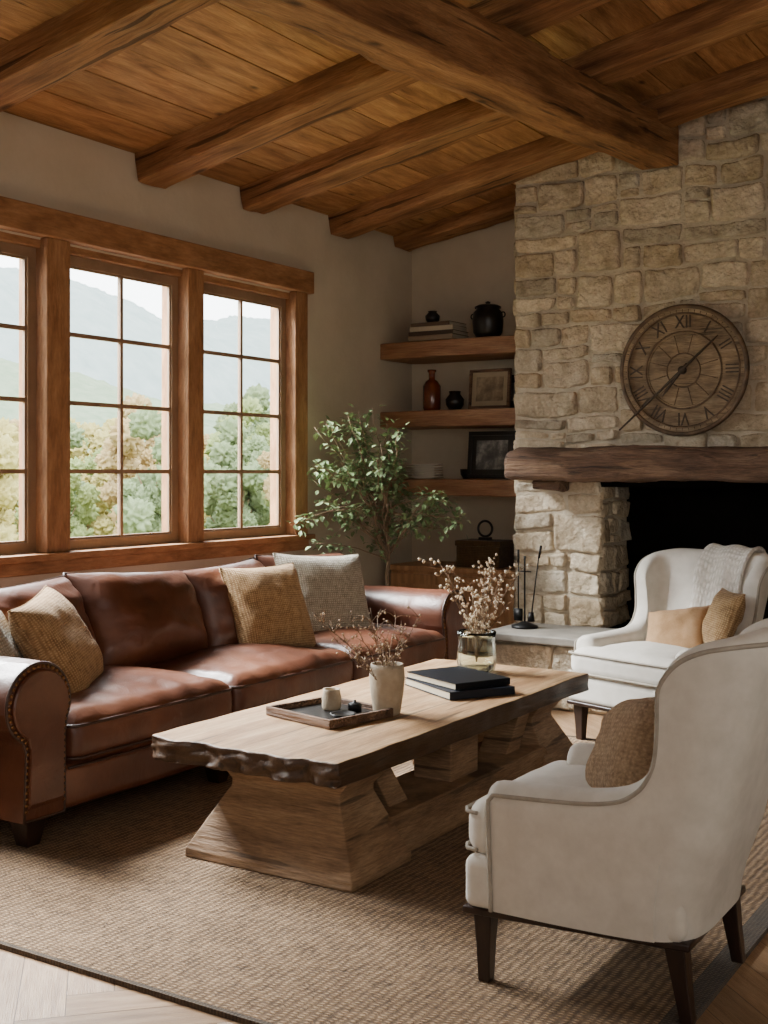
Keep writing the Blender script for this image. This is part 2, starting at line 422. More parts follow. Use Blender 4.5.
# ceiling planks
cb = MB()
x = XL - 0.25; bw = 0.27
while x < XR + 0.2:
    y = YF - 0.3
    y -= R.random() * 1.5
    while y < YB + 0.25:
        l = 2.4 + R.random() * 1.6
        y0 = max(y, YF); y1 = min(y + l, YB + 0.25)
        if y1 > y0:
            dz = R.random() * 0.006
            o = R.random() * 30; g = 0.003
            xa, xb = x + g, x + bw - g
            vs = [(xa, y0 + g, HC(xa) + dz), (xb, y0 + g, HC(xb) + dz), (xb, y1 - g, HC(xb) + dz), (xa, y1 - g, HC(xa) + dz)]
            vs += [(p[0], p[1], p[2] + 0.02) for p in vs]
            fs = [(0, 3, 2, 1), (0, 1, 5, 4), (1, 2, 6, 5), (2, 3, 7, 6), (3, 0, 4, 7)]
            u4 = [(o + y0, o), (o + y1, o), (o + y1, o + bw), (o + y0, o + bw)]
            t = 0.74 + 0.40 * R.random()
            cb.add(vs, fs, uv=[u4] * 5, col=(t, t * (0.95 + 0.05 * R.random()), t * 0.95, 1))
        y += l
    x += bw
cb.add([(XL - .25, YF, HC(XL - .25) + .02), (XR + .2, YF, HC(XR + .2) + .02), (XR + .2, YB + .25, HC(XR + .2) + .02), (XL - .25, YB + .25, HC(XL - .25) + .02),
        (XL - .25, YF, HC(XL - .25) + .15), (XR + .2, YF, HC(XR + .2) + .15), (XR + .2, YB + .25, HC(XR + .2) + .15), (XL - .25, YB + .25, HC(XL - .25) + .15)],
       [(0, 3, 2, 1), (4, 5, 6, 7), (0, 1, 5, 4), (1, 2, 6, 5), (2, 3, 7, 6), (3, 0, 4, 7)], uv=[[(0, 0)] * 4] * 6, col=(0.2, 0.18, 0.15, 1))
ceiling = cb.build("ceiling", M_plank, merge=False)
top(ceiling, "sloping ceiling of wide rustic honey-brown wooden planks", kind="structure")

# walls
OP = [(2.30, 3.22), (3.38, 4.28), (4.44, 5.36), (5.50, 6.42)]
ZO0, ZO1 = 1.015, 2.645
wm = MB()
wm.add(*boxd(XL - WT, XL, YF, YB + .2, -0.002, ZO0))
wm.add(*boxd(XL - WT, XL, YF, YB + .2, ZO1, 3.24))
ys = [YF] + [v for o in OP for v in (o[0] - .03, o[1] + .03)] + [YB + .2]
for i in range(0, len(ys), 2):
    wm.add(*boxd(XL - WT, XL, ys[i], ys[i + 1], ZO0, ZO1))
wl = wm.build("wall_left", M_plaster, merge=False); top(wl, "warm beige plaster wall with tall windows", kind="structure")

def slopewall(name, x0, x1, y0, y1, label):
    m = MB()
    vs = [(x0, y0, 0), (x1, y0, 0), (x1, y1, 0), (x0, y1, 0), (x0, y0, HC(x0)), (x1, y0, HC(x1)), (x1, y1, HC(x1)), (x0, y1, HC(x0))]
    m.add(vs, boxd(0, 1, 0, 1, 0, 1)[1])
    o = m.build(name, M_plaster); top(o, label, kind="structure"); return o
slopewall("wall_back", XL, XR, YB, YB + .2, "warm beige plaster wall behind the shelves and chimney")
slopewall("wall_right", XR, XR + .2, YF, YB + .2, "plain beige plaster wall")
slopewall("wall_front", XL - WT, XR + .2, YF - .2, YF, "plain beige plaster wall")
b = box("baseboard_left", (XL, XL + .02, YF, YB, 0, .12), M_trimh, bev=.003); top(b, "brown wooden baseboard", kind="structure")
b = box("baseboard_back", (XL + .02, -3.54, YB - .02, YB, 0, .12), M_trim, bev=.003); top(b, "brown wooden baseboard", kind="structure")

# window casing
def trim(n, b, label, mat=M_trim, bev=.006):
    o = box("trim_%d" % n, b, mat, bev=bev); top(o, label, kind="structure"); return o
YT0, YT1 = 2.02, 6.60
XO = XL - WT - .004
ZS = 1.040
trim(1, (XL, XL + .075, YT0, YT1, 2.655, 2.80), "heavy brown wooden window head casing", M_trimh)
trim(2, (XL, XL + .045, YT0 + .02, YT1 - .02, 0.935, 1.002), "brown wooden window apron", M_trimh)
trim(3, (XO, XL + .085, YT0, YT1, 1.002, ZS), "brown wooden window sill", M_trimh)
trim(4, (XO, XL + .05, 6.42, 6.56, ZS, 2.655), "brown wooden window side casing")
trim(5, (XO, XL + .05, 5.36, 5.50, ZS, 2.655), "brown wooden post between windows")
trim(6, (XO, XL + .05, 4.28, 4.44, ZS, 2.655), "brown wooden post between windows")
trim(7, (XO, XL + .05, 3.22, 3.38, ZS, 2.655), "brown wooden post between windows")
trim(8, (XO, XL - .001, 2.31, 6.42, 2.605, 2.655), "brown wooden window head jamb", M_trimh)
trim(9, (XO, XL + .05, 2.12, 2.30, ZS, 2.655), "brown wooden window side casing")
for k, (y0, y1) in enumerate(OP):
    m = MB()
    xa, xb = XL - .065, XL - .03
    y0 += .002; y1 -= .002
    z0, z1 = ZS + .002, 2.603
    fw = 0.052
    m.add(*boxd(xa, xb, y0, y0 + fw, z0, z1)); m.add(*boxd(xa, xb, y1 - fw, y1, z0, z1))
    m.add(*boxd(xa, xb, y0 + fw, y1 - fw, z0, z0 + fw)); m.add(*boxd(xa, xb, y0 + fw, y1 - fw, z1 - fw, z1))
    gy0, gy1, gz0, gz1 = y0 + fw, y1 - fw, z0 + fw, z1 - fw
    bd = .012
    for bb in ((gy0, gy0 + bd, gz0, gz1), (gy1 - bd, gy1, gz0, gz1), (gy0 + bd, gy1 - bd, gz0, gz0 + bd), (gy0 + bd, gy1 - bd, gz1 - bd, gz1)):
        m.add(*boxd(xa + .006, xb - .012, *bb))
    xm0, xm1 = xa + .007, xb - .006
    cy = (gy0 + gy1) / 2
    m.add(*boxd(xm0, xm1, cy - .0115, cy + .0115, gz0, gz1))
    for r in (1, 2, 3):
        z = gz0 + (gz1 - gz0) * r / 4
        m.add(*boxd(xm0 + .001, xm1 - .001, gy0, gy1, z - .0115, z + .0115))
    w = m.build("window_%d" % (k + 1), M_sash, merge=False)
    top(w, "tall wooden casement window with eight panes", kind="structure")
    box("glass", (xa + .014, xa + .018, gy0, gy1, gz0, gz1), M_pane, parent=w, bev=0)

# ------------------------------------------------------------------ beams
def roughbeam(name, p0, p1, w, h, mat, amp=.008, seed=0, label="", cat="beam", group=None):
    """p0,p1 : centre line end points; local X = length"""
    p0 = Vector(p0); p1 = Vector(p1); d = p1 - p0; Ln = d.length
    n = int(Ln / .05)
    def fn(q):
        s = seed * 7.3
        dx = fbm((q.x * 1.6 + s, q.y * 5, q.z * 5), 3) * amp * .8
        dx += (abs(noise.noise(Vector((q.x * 6 + s, q.y * 4, q.z * 4)))) - .25) * amp * .8
        edge = min(1, (abs(q.y) / (w / 2)) ** 6 * (abs(q.z) / (h / 2)) ** 6)
        dx -= edge * max(0, noise.noise(Vector((q.x * 3.5 + s, 3, q.y * 3)))) * .03
        sgn = Vector((0, q.y, q.z)).normalized()
        wv = noise.noise(Vector((q.x * .8 + s, 3, 5))) * amp * 1.3
        wz = noise.noise(Vector((q.x * .7 + s, 13, 5))) * amp * 1.1
        return q + sgn * dx + Vector((0, wv, wz))
    vs, fs = rboxd(Ln, w, h, .010, seg=2, fn=fn, mids=(n, 8, 8))
    m = MB(); m.add(vs, fs)
    ob = m.build(name, mat, smooth=True)
    x = d.normalized(); z = Vector((0, 0, 1)); y = z.cross(x).normalized(); z = x.cross(y)
    Mx = Matrix((x, y, z)).transposed().to_4x4(); Mx.translation = (p0 + p1) / 2
    ob.matrix_world = Mx
    top(ob, label, cat, group)
    return ob
for k, (yn, zb, x1) in enumerate(((7.72, -.10, -3.58), (6.87, -.14, XR), (5.90, -.14, XR), (4.97, -.15, XR), (3.60, -.15, XR), (2.6, -.15, XR), (1.6, -.15, XR))):
    x0 = XL
    y = yn + .11
    roughbeam("ceiling_beam", (x0, y, HC(x0) + zb + .105), (x1, y, HC(x1) + zb + .105), .22, .21, M_beam, amp=.012, seed=k,
              label="brown rough-hewn wooden rafter across the plank ceiling", group="rough-hewn ceiling rafters")
roughbeam("purlin_beam", (-2.51, 7.25, 3.49), (-2.51, 1.2, 3.05), .24, .27, M_beam, amp=.014, seed=20,
          label="massive rough-hewn timber beam crossing beneath the rafters")

# ------------------------------------------------------------------ fireplace
fp = empty("fireplace", (-2.0, 7.3, 0))
top(fp, "rustic cream-beige fieldstone fireplace and chimney with black firebox", "fireplace")
def local(b): return (b[0] + 2.0, b[1] + 2.0, b[2] - 7.3, b[3] - 7.3, b[4], b[5])
CXL, CXR = -3.53, -0.35
OXL, OXR = -2.9, -1.15
MF = 7.307
YC = YB - .003
m = MB()
for bb in [(CXL + .01, OXL - .02, MF, YC, 0, 1.42), (OXR + .02, CXR, MF, YC, 0, 1.42)]:
    m.add(*boxd(*local(bb)))
xs = [CXL + 2 + .01, CXR + 2]
y0_ = MF - 7.3
vs = [(xs[0], y0_, 1.42), (xs[1], y0_, 1.42), (xs[1], YC - 7.3, 1.42), (xs[0], YC - 7.3, 1.42), (xs[0], y0_, HC(CXL) - .002), (xs[1], y0_, HC(CXR) - .002), (xs[1], YC - 7.3, HC(CXR) - .002), (xs[0], YC - 7.3, HC(CXL) - .002)]
m.add(vs, boxd(0, 1, 0, 1, 0, 1)[1])
m.build("chimney_core", M_mortar, parent=fp, merge=False)
m = MB()
m.add(*boxd(*local((OXL - .02, OXR + .02, 7.78, 7.95, .3, 1.41))))
m.add(*boxd(*local((OXL - .02, OXR + .02, 7.30, 7.78, 1.36, 1.41))))
m.add(*boxd(*local((OXL - .02, OXR + .02, 7.30, 7.78, .3, .44))))
m.build("firebox", M_soot, parent=fp, merge=False)

rs = random.Random(31)
def split(x0, x1, z0, z1, out):
    w, h = x1 - x0, z1 - z0
    wm_ = rs.uniform(.26, .60); hm = rs.uniform(.13, .30)
    if w > wm_ * 1.0 and (w / h > 2.3 or h < hm):
        t = rs.uniform(.32, .68); xm = x0 + w * t; split(x0, xm, z0, z1, out); split(xm, x1, z0, z1, out)
    elif h > hm and h > .15:
        t = rs.uniform(.30, .70); zm = z0 + h * t; split(x0, x1, z0, zm, out); split(x0, x1, zm, z1, out)
    elif w > wm_:
        t = rs.uniform(.32, .68); xm = x0 + w * t; split(x0, xm, z0, z1, out); split(xm, x1, z0, z1, out)
    else: out.append((x0, x1, z0, z1))
PAL = [(.82, .81, .78), (.95, .90, .82), (1.0, .95, .88), (.92, .85, .75), (.75, .73, .69), (.97, .92, .84), (.92, .86, .77), (.84, .76, .65), (.89, .83, .74), (.78, .71, .61)]
def warp(px, pz):
    return (px + .022 * noise.noise(Vector((px * 3.1, pz * 3.1, 4))) , pz + .030 * noise.noise(Vector((px * 2.6, pz * 2.6, 14))))
def stones(mb, rect, mapf, clip=None, depth=.028):
    out = []; split(*rect, out)
    for (x0, x1, z0, z1) in out:
        if clip and not clip(x0, x1, z0, z1): continue
        g = .005
        jx = [rs.uniform(-.008, .009) for _ in range(8)]
        c = [(x0 + g + jx[0], z0 + g + jx[1]), (x1 - g - jx[2], z0 + g + jx[3]), (x1 - g - jx[4], z1 - g - jx[5]), (x0 + g + jx[6], z1 - g - jx[7])]
        nx = max(8, int((x1 - x0) / .015)); nz = max(8, int((z1 - z0) / .015))
        D = depth * rs.uniform(.5, 1.4); sd = rs.random() * 50
        tx, tz = rs.uniform(-.009, .009), rs.uniform(-.009, .009)
        vs = []; fs = []
        for i in range(nx + 1):
            for j in range(nz + 1):
                u, v = i / nx, j / nz
                u = u * .45 + .55 * (.5 - .5 * math.cos(pi * u)); v = v * .45 + .55 * (.5 - .5 * math.cos(pi * v))
                px = (c[0][0] * (1 - u) + c[1][0] * u) * (1 - v) + (c[3][0] * (1 - u) + c[2][0] * u) * v
                pz = (c[0][1] * (1 - u) + c[1][1] * u) * (1 - v) + (c[3][1] * (1 - u) + c[2][1] * u) * v
                a, b_ = 2 * u - 1, 2 * v - 1
                e = max(0, 1 - abs(a) ** 18) ** .32 * max(0, 1 - abs(b_) ** 13) ** .32
                cr = (abs(a) ** 7 * abs(b_) ** 7)
                px -= a * cr * .013; pz -= b_ * cr * .013
                px += .008 * noise.noise(Vector((px * 18, pz * 18, sd))); pz += .008 * noise.noise(Vector((pz * 18, px * 18, sd + 9)))
                wx_, wz_ = warp(px, pz)
                rg = abs(noise.noise(Vector((px * 6 + sd, pz * 8, sd)))) * 2 - .5
                n = -.012 + (D + .012) * e + e * (.009 * rg + .007 * fbm((px * 15, pz * 15, sd), 4) + tx * a + tz * b_)
                vs.append(mapf(wx_ if (x0 > rect[0] + .01) or a > -.9 else px, wz_, n))
        for i in range(nx):
            for j in range(nz):
                k = i * (nz + 1) + j
                fs.append((k, k + nz + 1, k + nz + 2, k + 1))
        pc = PAL[rs.randrange(len(PAL))]; t = rs.uniform(.82, 1.02)
        mb.add(vs, fs, col=(pc[0] * t, pc[1] * t, pc[2] * t, 1))
sm = MB()
front = lambda a, b, n: (a + 2.0, -n + .008, b)
def slabs(x0, x1, z0, z1, mapf, clip=None):
    z = z0
    while z < z1 - .05:
        h = min(rs.uniform(.45, .8), z1 - z)
        if z1 - z - h < .2: h = z1 - z
        stones(sm, (x0, x1, z, z + h), mapf, clip); z += h
slabs(CXL, CXR, 1.55, 4.06, front, clip=lambda a, b, c, d: (c + d) / 2 < HC((a + b) / 2) - .0)
slabs(CXL, OXL, .44, 1.55, front)
slabs(OXR, CXR, .44, 1.55, front)
slabs(7.30, 7.78, .44, 1.40, lambda a, b, n: (OXL + 2.0 - .02 + n, a - 7.3, b))
slabs(7.30, YB - .03, .0, 3.36, lambda a, b, n: (CXL + 2.0 + .014 - n * .8, min(a, YB - .01) - 7.3, b))
sm.build("stone_facing", M_stone, smooth=True, parent=fp, merge=False, recalc=False)
# hearth
HX0, HX1 = -3.42, -0.5
m = MB(); m.add(*boxd(*local((HX0 + .015, HX1, 6.79, 7.32, 0, .40))))
m.build("hearth_core", M_mortar, parent=fp)
sm = MB()
slabs(HX0, HX1, .0, .40, lambda a, b, n: (a + 2.0, 6.787 - 7.3 - n * .8, max(0.001, b)))
slabs(6.77, 7.3, .0, .40, lambda a, b, n: (HX0 + 2.0 + .012 - n * .8, a - 7.3, max(0.001, b)))
sm.build("hearth_stones", M_stone, smooth=True, parent=fp, merge=False, recalc=False)
def hf(q): return q + Vector((0, fbm((q.x * 5, q.y * 5, 2), 3) * .008, fbm((q.x * 3, q.y * 3, 7), 2) * .003))
vs, fs = rboxd(HX1 - HX0 + .08, .60, .055, .012, seg=2, mid=40, fn=hf)
m = MB(); m.add(vs, fs)
m.build("hearth_slab", M_slab, parent=fp, smooth=True, loc=((HX0 + HX1) / 2 + 2.0 - .02, 7.01 - 7.3, .428))["label"] = "gray slate hearth slab"
# mantel
def mf(q):
    s = Vector((0, q.y, q.z)); s = s.normalized() if s.length else s
    return q + s * (fbm((q.x * 2.2, q.y * 5, q.z * 5), 4) * .032) + Vector((q.x / 1.5 * .01 * noise.noise(Vector((q.y * 20, q.z * 20, 1))), 0, 0))
vs, fs = rboxd(2.9, .30, .20, .05, seg=3, fn=mf, mids=(80, 8, 8))
m = MB(); m.add(vs, fs)
mt = m.build("mantel", M_mantel, smooth=True, parent=fp, loc=(-3.47 + 1.45 + 2.0, 7.145 - 7.3, 1.505))
mt["label"] = "thick live-edge reclaimed timber mantel"
for xx in (-3.22, -.9):
    vs, fs = rboxd(.2, .16, .07, .015, seg=2, mid=6, fn=mf)
    m = MB(); m.add(vs, fs)
    m.build("corbel", M_mantel, smooth=True, parent=fp, loc=(xx + 2.0, 7.19 - 7.3, 1.375))

# ------------------------------------------------------------------ clock
ck = empty("wall_clock", (-2.345, 7.225, 2.08)); top(ck, "large round weathered wood clock with roman numerals on the chimney", "clock")
RX = Matrix.Rotation(pi / 2, 4, 'X')
m = MB()
vs, fs = latheD([(.0001, -.012), (.375, -.012), (.385, -.004), (.385, .016), (.378, .024), (.352, .024), (.348, .006), (.245, .006), (.243, .009), (.222, .009), (.220, .004), (.0001, .004)], 80); m.add(vs, fs, RX)
m.build("dial", M_clockface, parent=ck, smooth=False, merge=False)
m = MB()
for rr, t, yy in ((.390, .016, -.014), (.350, .006, -.022), (.236, .005, -.009), (.104, .004, -.006)):
    vs, fs = torusD(rr, t, 80); m.add(vs, fs, Matrix.Translation((0, yy, 0)))
for i in range(12):
    a = i * pi / 6 + pi / 12
    r0, r1 = (.105, .232)
    vs, fs = tubeD([(r0 * math.cos(a), -.005, r0 * math.sin(a)), (r1 * math.cos(a), -.005, r1 * math.sin(a))], .0022, 5); m.add(vs, fs)
for i in range(60):
    a = i * pi / 30
    vs, fs = tubeD([(.354 * math.cos(a), -.025, .354 * math.sin(a)), (.374 * math.cos(a), -.025, .374 * math.sin(a))], .0018, 5); m.add(vs, fs)
m.build("rim", M_bronze, parent=ck, smooth=True)
for i, tx in enumerate(["XII", "I", "II", "III", "IIII", "V", "VI", "VII", "VIII", "IX", "X", "XI"]):
    cu = bpy.data.curves.new("t", 'FONT'); cu.body = tx; cu.size = .104; cu.extrude = .002; cu.align_x = 'CENTER'; cu.align_y = 'CENTER'
    ob = bpy.data.objects.new("t", cu); COL.objects.link(ob)
    bpy.context.view_layer.update()
    me = ob.to_mesh()
    a = -i * pi / 6
    Mx = Matrix.Rotation(a, 4, 'Y').inverted() @ Matrix.Translation((0, -.0085, .295)) @ RX @ Matrix.Diagonal((.85, 1.1, 1, 1))
    num = MB()
    num.add([v.co.copy() for v in me.vertices], [list(p.vertices) for p in me.polygons], Mx)
    ob.to_mesh_clear(); bpy.data.objects.remove(ob)
    num.build("numeral", M_numeral, parent=ck)
m = MB()
for ang, r0, r1, w in ((42, -.54, .30, .009), (232, -.05, .20, .010)):
    a = math.radians(ang); d = Vector((math.cos(a), 0, math.sin(a)))
    vs, fs = tubeD([d * r0 + Vector((0, -.036, 0)), Vector((0, -.036, 0)), d * (r1 * .8) + Vector((0, -.036, 0)), d * r1 + Vector((0, -.036, 0))], [w * .6, w, w * .7, .002], 6)
    m.add(vs, fs)
vs, fs = latheD([(.0001, 0), (.024, 0), (.024, .03), (.0001, .035)], 20); m.add(vs, fs, Matrix.Translation((0, -.010, 0)) @ RX)
m.build("hands", M_numeral, parent=ck, smooth=True)

# ------------------------------------------------------------------ fire tools
ft = empty("fireplace_tool_set", (-3.32, 7.02, .457)); top(ft, "black iron fireplace tools on a stand on the hearth", "fire tools")
lathe("base", [(.0001, 0), (.085, 0), (.085, .012), (.05, .025), (.015, .04), (.0001, .04)], M_iron, parent=ft)
m = MB(); m.add(*tubeD([(0, 0, .03), (0, 0, .42), (0, 0, .46)], [.006, .006, .009]))
m.add(*tubeD([(-.045, 0, .36), (.045, 0, .36)], .004)); m.build("stand", M_iron, parent=ft, smooth=True)
for i, (dx, dy, tx) in enumerate(((-.045, 0, .0), (.045, 0, .055))):
    m = MB(); m.add(*tubeD([(dx, dy, .06), (dx + tx * .5, dy, .27), (dx + tx, dy, .44 + .03 * i)], .0045))
    m.add(*tubeD([(dx + tx, dy, .42 + .03 * i), (dx + tx * 1.25, dy, .50 + .03 * i)], .008))
    if i == 0: m.add(*boxd(dx - .028, dx + .028, dy - .006, dy + .006, .042, .12))
    else: m.add(*latheD([(.0001, .042), (.024, .042), (.016, .10), (.0001, .10)], 12), Matrix.Translation((dx, dy, 0)))
    m.build("tool", M_iron, parent=ft, smooth=True)

# ------------------------------------------------------------------ shelves
SX0, SX1 = XL, -3.56
def shelf(z1):
    vs, fs = rboxd(SX1 - SX0, .47, .12, .010, seg=2, mid=16, fn=lambda q: q + Vector((0, fbm((q.x * 3, q.z * 8, z1), 3) * .006, fbm((q.x * 3, q.y * 4, z1 + 4), 3) * .004)))
    m = MB(); m.add(vs, fs)
    o = m.build("wall_shelf", M_shelf, smooth=True, loc=((SX0 + SX1) / 2, 7.775, z1 - .06))
    top(o, "thick rustic brown wooden floating shelf in the alcove", "shelf", "alcove shelves")
for z in (2.41, 1.905, 1.405): shelf(z)
def SP(u, y, ztop=None):
    lat = (u - 384) / 1200.0
    return y * (-.53 + .848 * lat) / (.848 + .53 * lat)
yS = 7.68
def book(name, L, W, H, cover, loc, rz, label, group, parent=None):
    e = empty(name, loc, rz); top(e, label, "book", group)
    m = MB()
    t = .0035
    m.add(*boxd(-L / 2, L / 2, -W / 2, W / 2, 0, t)); m.add(*boxd(-L / 2, L / 2, -W / 2, W / 2, H - t, H)); m.add(*boxd(-L / 2, L / 2, -W / 2, -W / 2 + t, t, H - t))
    o = m.build("cover", cover, parent=e, merge=False); bevel(o, .001, 2)
    o = box("pages", (-L / 2 + .004, L / 2 - .004, -W / 2 + t, W / 2 - .004, t, H - t), M_paper, parent=e, bev=0)
    return e
z = 2.414
for i, (h, c, l) in enumerate(((.035, (130, 116, 98), .38), (.03, (70, 60, 52), .37), (.035, (176, 166, 146), .35), (.028, (94, 78, 64), .33))):
    book("book", l, .24, h, flatmat("cover_%d" % i, c), (SP(440, yS), yS - .02, z), .04 * (i % 3 - 1), "worn hardcover book lying in a shelf stack", "stacked books on the top shelf"); z += h
lathe("vase", [(.0001, 0), (.03, 0), (.05, .03), (.055, .06), (.03, .085), (.035, .095), (.028, .094), (.0001, .09)], M_black, loc=(SP(434, yS), yS - .02, z))
top(bpy.data.objects["vase"], "small dark ceramic jar on top of the stacked books", "jar")
e = empty("lidded_jar", (SP(488, yS - .02), yS - .02, 2.414)); top(e, "black ceramic lidded jar with ring handles", "jar")
lathe("body", [(.0001, 0), (.08, 0), (.105, .04), (.112, .12), (.105, .18), (.08, .205), (.085, .215), (.0001, .215)], M_black, parent=e)
lathe("lid", [(.095, .212), (.095, .222), (.07, .235), (.015, .24), (.02, .256), (.0001, .264)], M_black, parent=e)
for s in (-1, 1):
    m = MB(); m.add(*torusD(.018, .005, 20, 6), Matrix.Translation((s * .118, 0, .16))); m.build("handle", M_black, parent=e, smooth=True)
zt = 1.909
lathe("glass_bottle", [(.0001, 0), (.058, 0), (.066, .02), (.066, .18), (.045, .215), (.024, .23), (.024, .28), (.032, .285), (.032, .30), (.0001, .30)], M_amber, loc=(SP(432, yS), yS, zt))
top(bpy.data.objects["glass_bottle"], "dark amber glass bottle", "bottle")
lathe("small_vase", [(.0001, 0), (.04, 0), (.065, .04), (.07, .08), (.04, .12), (.045, .14), (.038, .138), (.0001, .12)], M_black, loc=(SP(451, yS), yS + .06, zt))
top(bpy.data.objects["small_vase"], "small round dark ceramic vase", "vase")
def frame(name, u, y, z, w, h, fmat, art, label, tilt=.1, rz=0, bw=.022, mw=.035):
    e = empty(name, (SP(u, y), y, z), rz); top(e, label, "picture frame")
    r = (-tilt, 0, 0)
    m = MB()
    m.add(*boxd(-w / 2, w / 2, -.012, .012, 0, bw)); m.add(*boxd(-w / 2, w / 2, -.012, .012, h - bw, h))
    m.add(*boxd(-w / 2, -w / 2 + bw, -.012, .012, bw, h - bw)); m.add(*boxd(w / 2 - bw, w / 2, -.012, .012, bw, h - bw))
    o = m.build("frame_border", fmat, parent=e, merge=False, rot=r); bevel(o, .002)
    box("mat_board", (-w / 2 + bw, w / 2 - bw, -.002, .006, bw, h - bw), M_mat if art is M_art else M_black, parent=e, bev=0, rot=r)
    k = bw + mw
    box("print", (-w / 2 + k, w / 2 - k, -.004, -.002, k, h - k), art, parent=e, bev=0, rot=r)
frame("picture_frame", 489, 7.72, zt + .002, .33, .29, M_mantel, M_art, "framed sepia print with beige mat leaning on the shelf")
frame("picture_frame", 510, 7.84, zt + .002, .18, .25, M_black, M_artbw, "small black picture frame leaning behind another frame")
zt = 1.409
for i in range(6):
    o = lathe("plate", [(.0001, 0), (.07, 0), (.075, .006), (.135, .014), (.137, .018), (.075, .012), (.0001, .012)], M_white, loc=(SP(430, yS), yS - .08, zt + i * .018), n=40)
    top(o, "off-white ceramic plate in a low stack", "plate", "stack of plates on the lower shelf")
lathe("small_bowl", [(.0001, 0), (.03, 0), (.05, .03), (.055, .07), (.05, .07), (.042, .035), (.0001, .012)], M_black, loc=(SP(459, yS), yS + .13, zt))
top(bpy.data.objects["small_bowl"], "small black ceramic cup", "cup")
frame("picture_frame", 491, 7.70, zt + .002, .38, .34, M_black, M_artbw, "black framed monochrome print leaning on the lower shelf", bw=.03)

# ------------------------------------------------------------------ cabinet
cab = empty("cabinet", (-4.09, 7.73, 0)); top(cab, "low brown wooden cabinet with panelled doors in the alcove", "cabinet")
o = box("body", (-.53, .53, -.24, .25, .06, .74), M_cab, parent=cab, bev=.004)
box("cabinet_top", (-.55, .53, -.27, .26, .74, .78), M_cab, parent=cab, bev=.006)
box("plinth", (-.52, .52, -.2, .25, 0, .06), M_darkwood, parent=cab, bev=.003)
for i in range(2):
    x0 = -.52 + i * .525; x1 = x0 + .515
    d = MB(); z0, z1 = .09, .72; s = .07
    d.add(*boxd(x0, x0 + s, -.265, -.24, z0, z1)); d.add(*boxd(x1 - s, x1, -.265, -.24, z0, z1)); d.add(*boxd(x0 + s, x1 - s, -.265, -.24, z0, z0 + s)); d.add(*boxd(x0 + s, x1 - s, -.265, -.24, z1 - s, z1))
    d.add(*boxd(x0 + s, x1 - s, -.25, -.24, z0 + s, z1 - s))
    dd = d.build("door", M_cab, parent=cab, merge=False); bevel(dd, .002)
    kx = x1 - .035 if i == 0 else x0 + .035
    lathe("knob", [(.0001, 0), (.006, 0), (.006, .015), (.014, .022), (.012, .03), (.0001, .032)], M_iron, parent=dd, loc=(kx, -.265, .45), rot=(pi / 2, 0, 0), n=16)
bx = SP(484, 7.62)
e = empty("storage_box", (bx, 7.64, .782)); top(e, "dark woven storage box with lid on the cabinet", "box")
o = box("body", (-.17, .17, -.12, .12, 0, .15), M_basket, parent=e, bev=.006)
box("lid", (-.178, .178, -.128, .128, .15, .19), M_basket, parent=e, bev=.006)
e = empty("ring_sculpture", (bx, 7.64, .973)); top(e, "small black ring sculpture on a base standing on the box", "sculpture")
box("base", (-.04, .04, -.03, .03, 0, .02), M_black, parent=e, bev=.003)
m = MB(); m.add(*torusD(.055, .009, 32, 8), Matrix.Translation((0, 0, .08))); m.build("ring", M_black, parent=e, smooth=True)

# ------------------------------------------------------------------ rug
rug = empty("area_rug", (-2.5, 4.29, 0)); top(rug, "natural tan jute rug with dark bound edge", "rug")
RX0, RX1, RY0, RY1 = -4.05 + 2.5, -.98 + 2.5, 2.48 - 4.29, 6.1 - 4.29
m = MB(); m.add(*boxd(RX0 + .0, RX1 - .07, RY0 + .018, RY1 - .02, .001, .014)); m.build("field", M_rug, parent=rug)
m = MB()
m.add(*boxd(RX1 - .07, RX1, RY0, RY1, .001, .016)); m.add(*boxd(RX0, RX1 - .07, RY0, RY0 + .018, .001, .016)); m.add(*boxd(RX0, RX1 - .07, RY1 - .02, RY1, .001, .016))
m.build("border", M_rugb, parent=rug, merge=False)
RZ = .015

# ------------------------------------------------------------------ cushions
def pillowD(hx, hy, t, n=30, seed=0, pinch=.07, wr=.012, p=4, ex=.55):
    vs = []; fs = []
    N = n + 1
    for side in (1, -1):
        for i in range(N):
            for j in range(N):
                u = -math.cos(pi * i / n); v = -math.cos(pi * j / n)
                x = hx * u * (1 - pinch * (1 - v * v)); y = hy * v * (1 - pinch * (1 - u * u))
                e = max(0, (1 - abs(u) ** p) * (1 - abs(v) ** p))
                z = side * t / 2 * e ** ex
                z += e ** .7 * wr * fbm((u * 1.6 + seed, v * 1.6, side * 3), 3)
                z += side * wr * .5 * e * math.sin(math.atan2(v, u) * 9 + seed) * (abs(u * v))
                z -= side * wr * .45 * e ** .5 * max(0, abs(v) - .45) * (1 + math.sin(u * 13 + seed * 2 + 3 * noise.noise(Vector((u * 2, v * 2, seed)))))
                z -= side * wr * .45 * e ** .5 * max(0, abs(u) - .45) * (1 + math.sin(v * 12 + seed))
                vs.append((x, y, z))
    for s in range(2):
        o = s * N * N
        for i in range(n):
            for j in range(n):
                k = o + i * N + j
                f = (k, k + N, k + N + 1, k + 1)
                fs.append(f if s == 0 else f[::-1])
    return vs, fs
def pmat(loc, yaw=0, tilt=70, roll=0):
    return Matrix.Translation(loc) @ Matrix.Rotation(math.radians(yaw), 4, 'Z') @ Matrix.Rotation(math.radians(tilt), 4, 'Y') @ Matrix.Rotation(math.radians(roll), 4, 'Z')
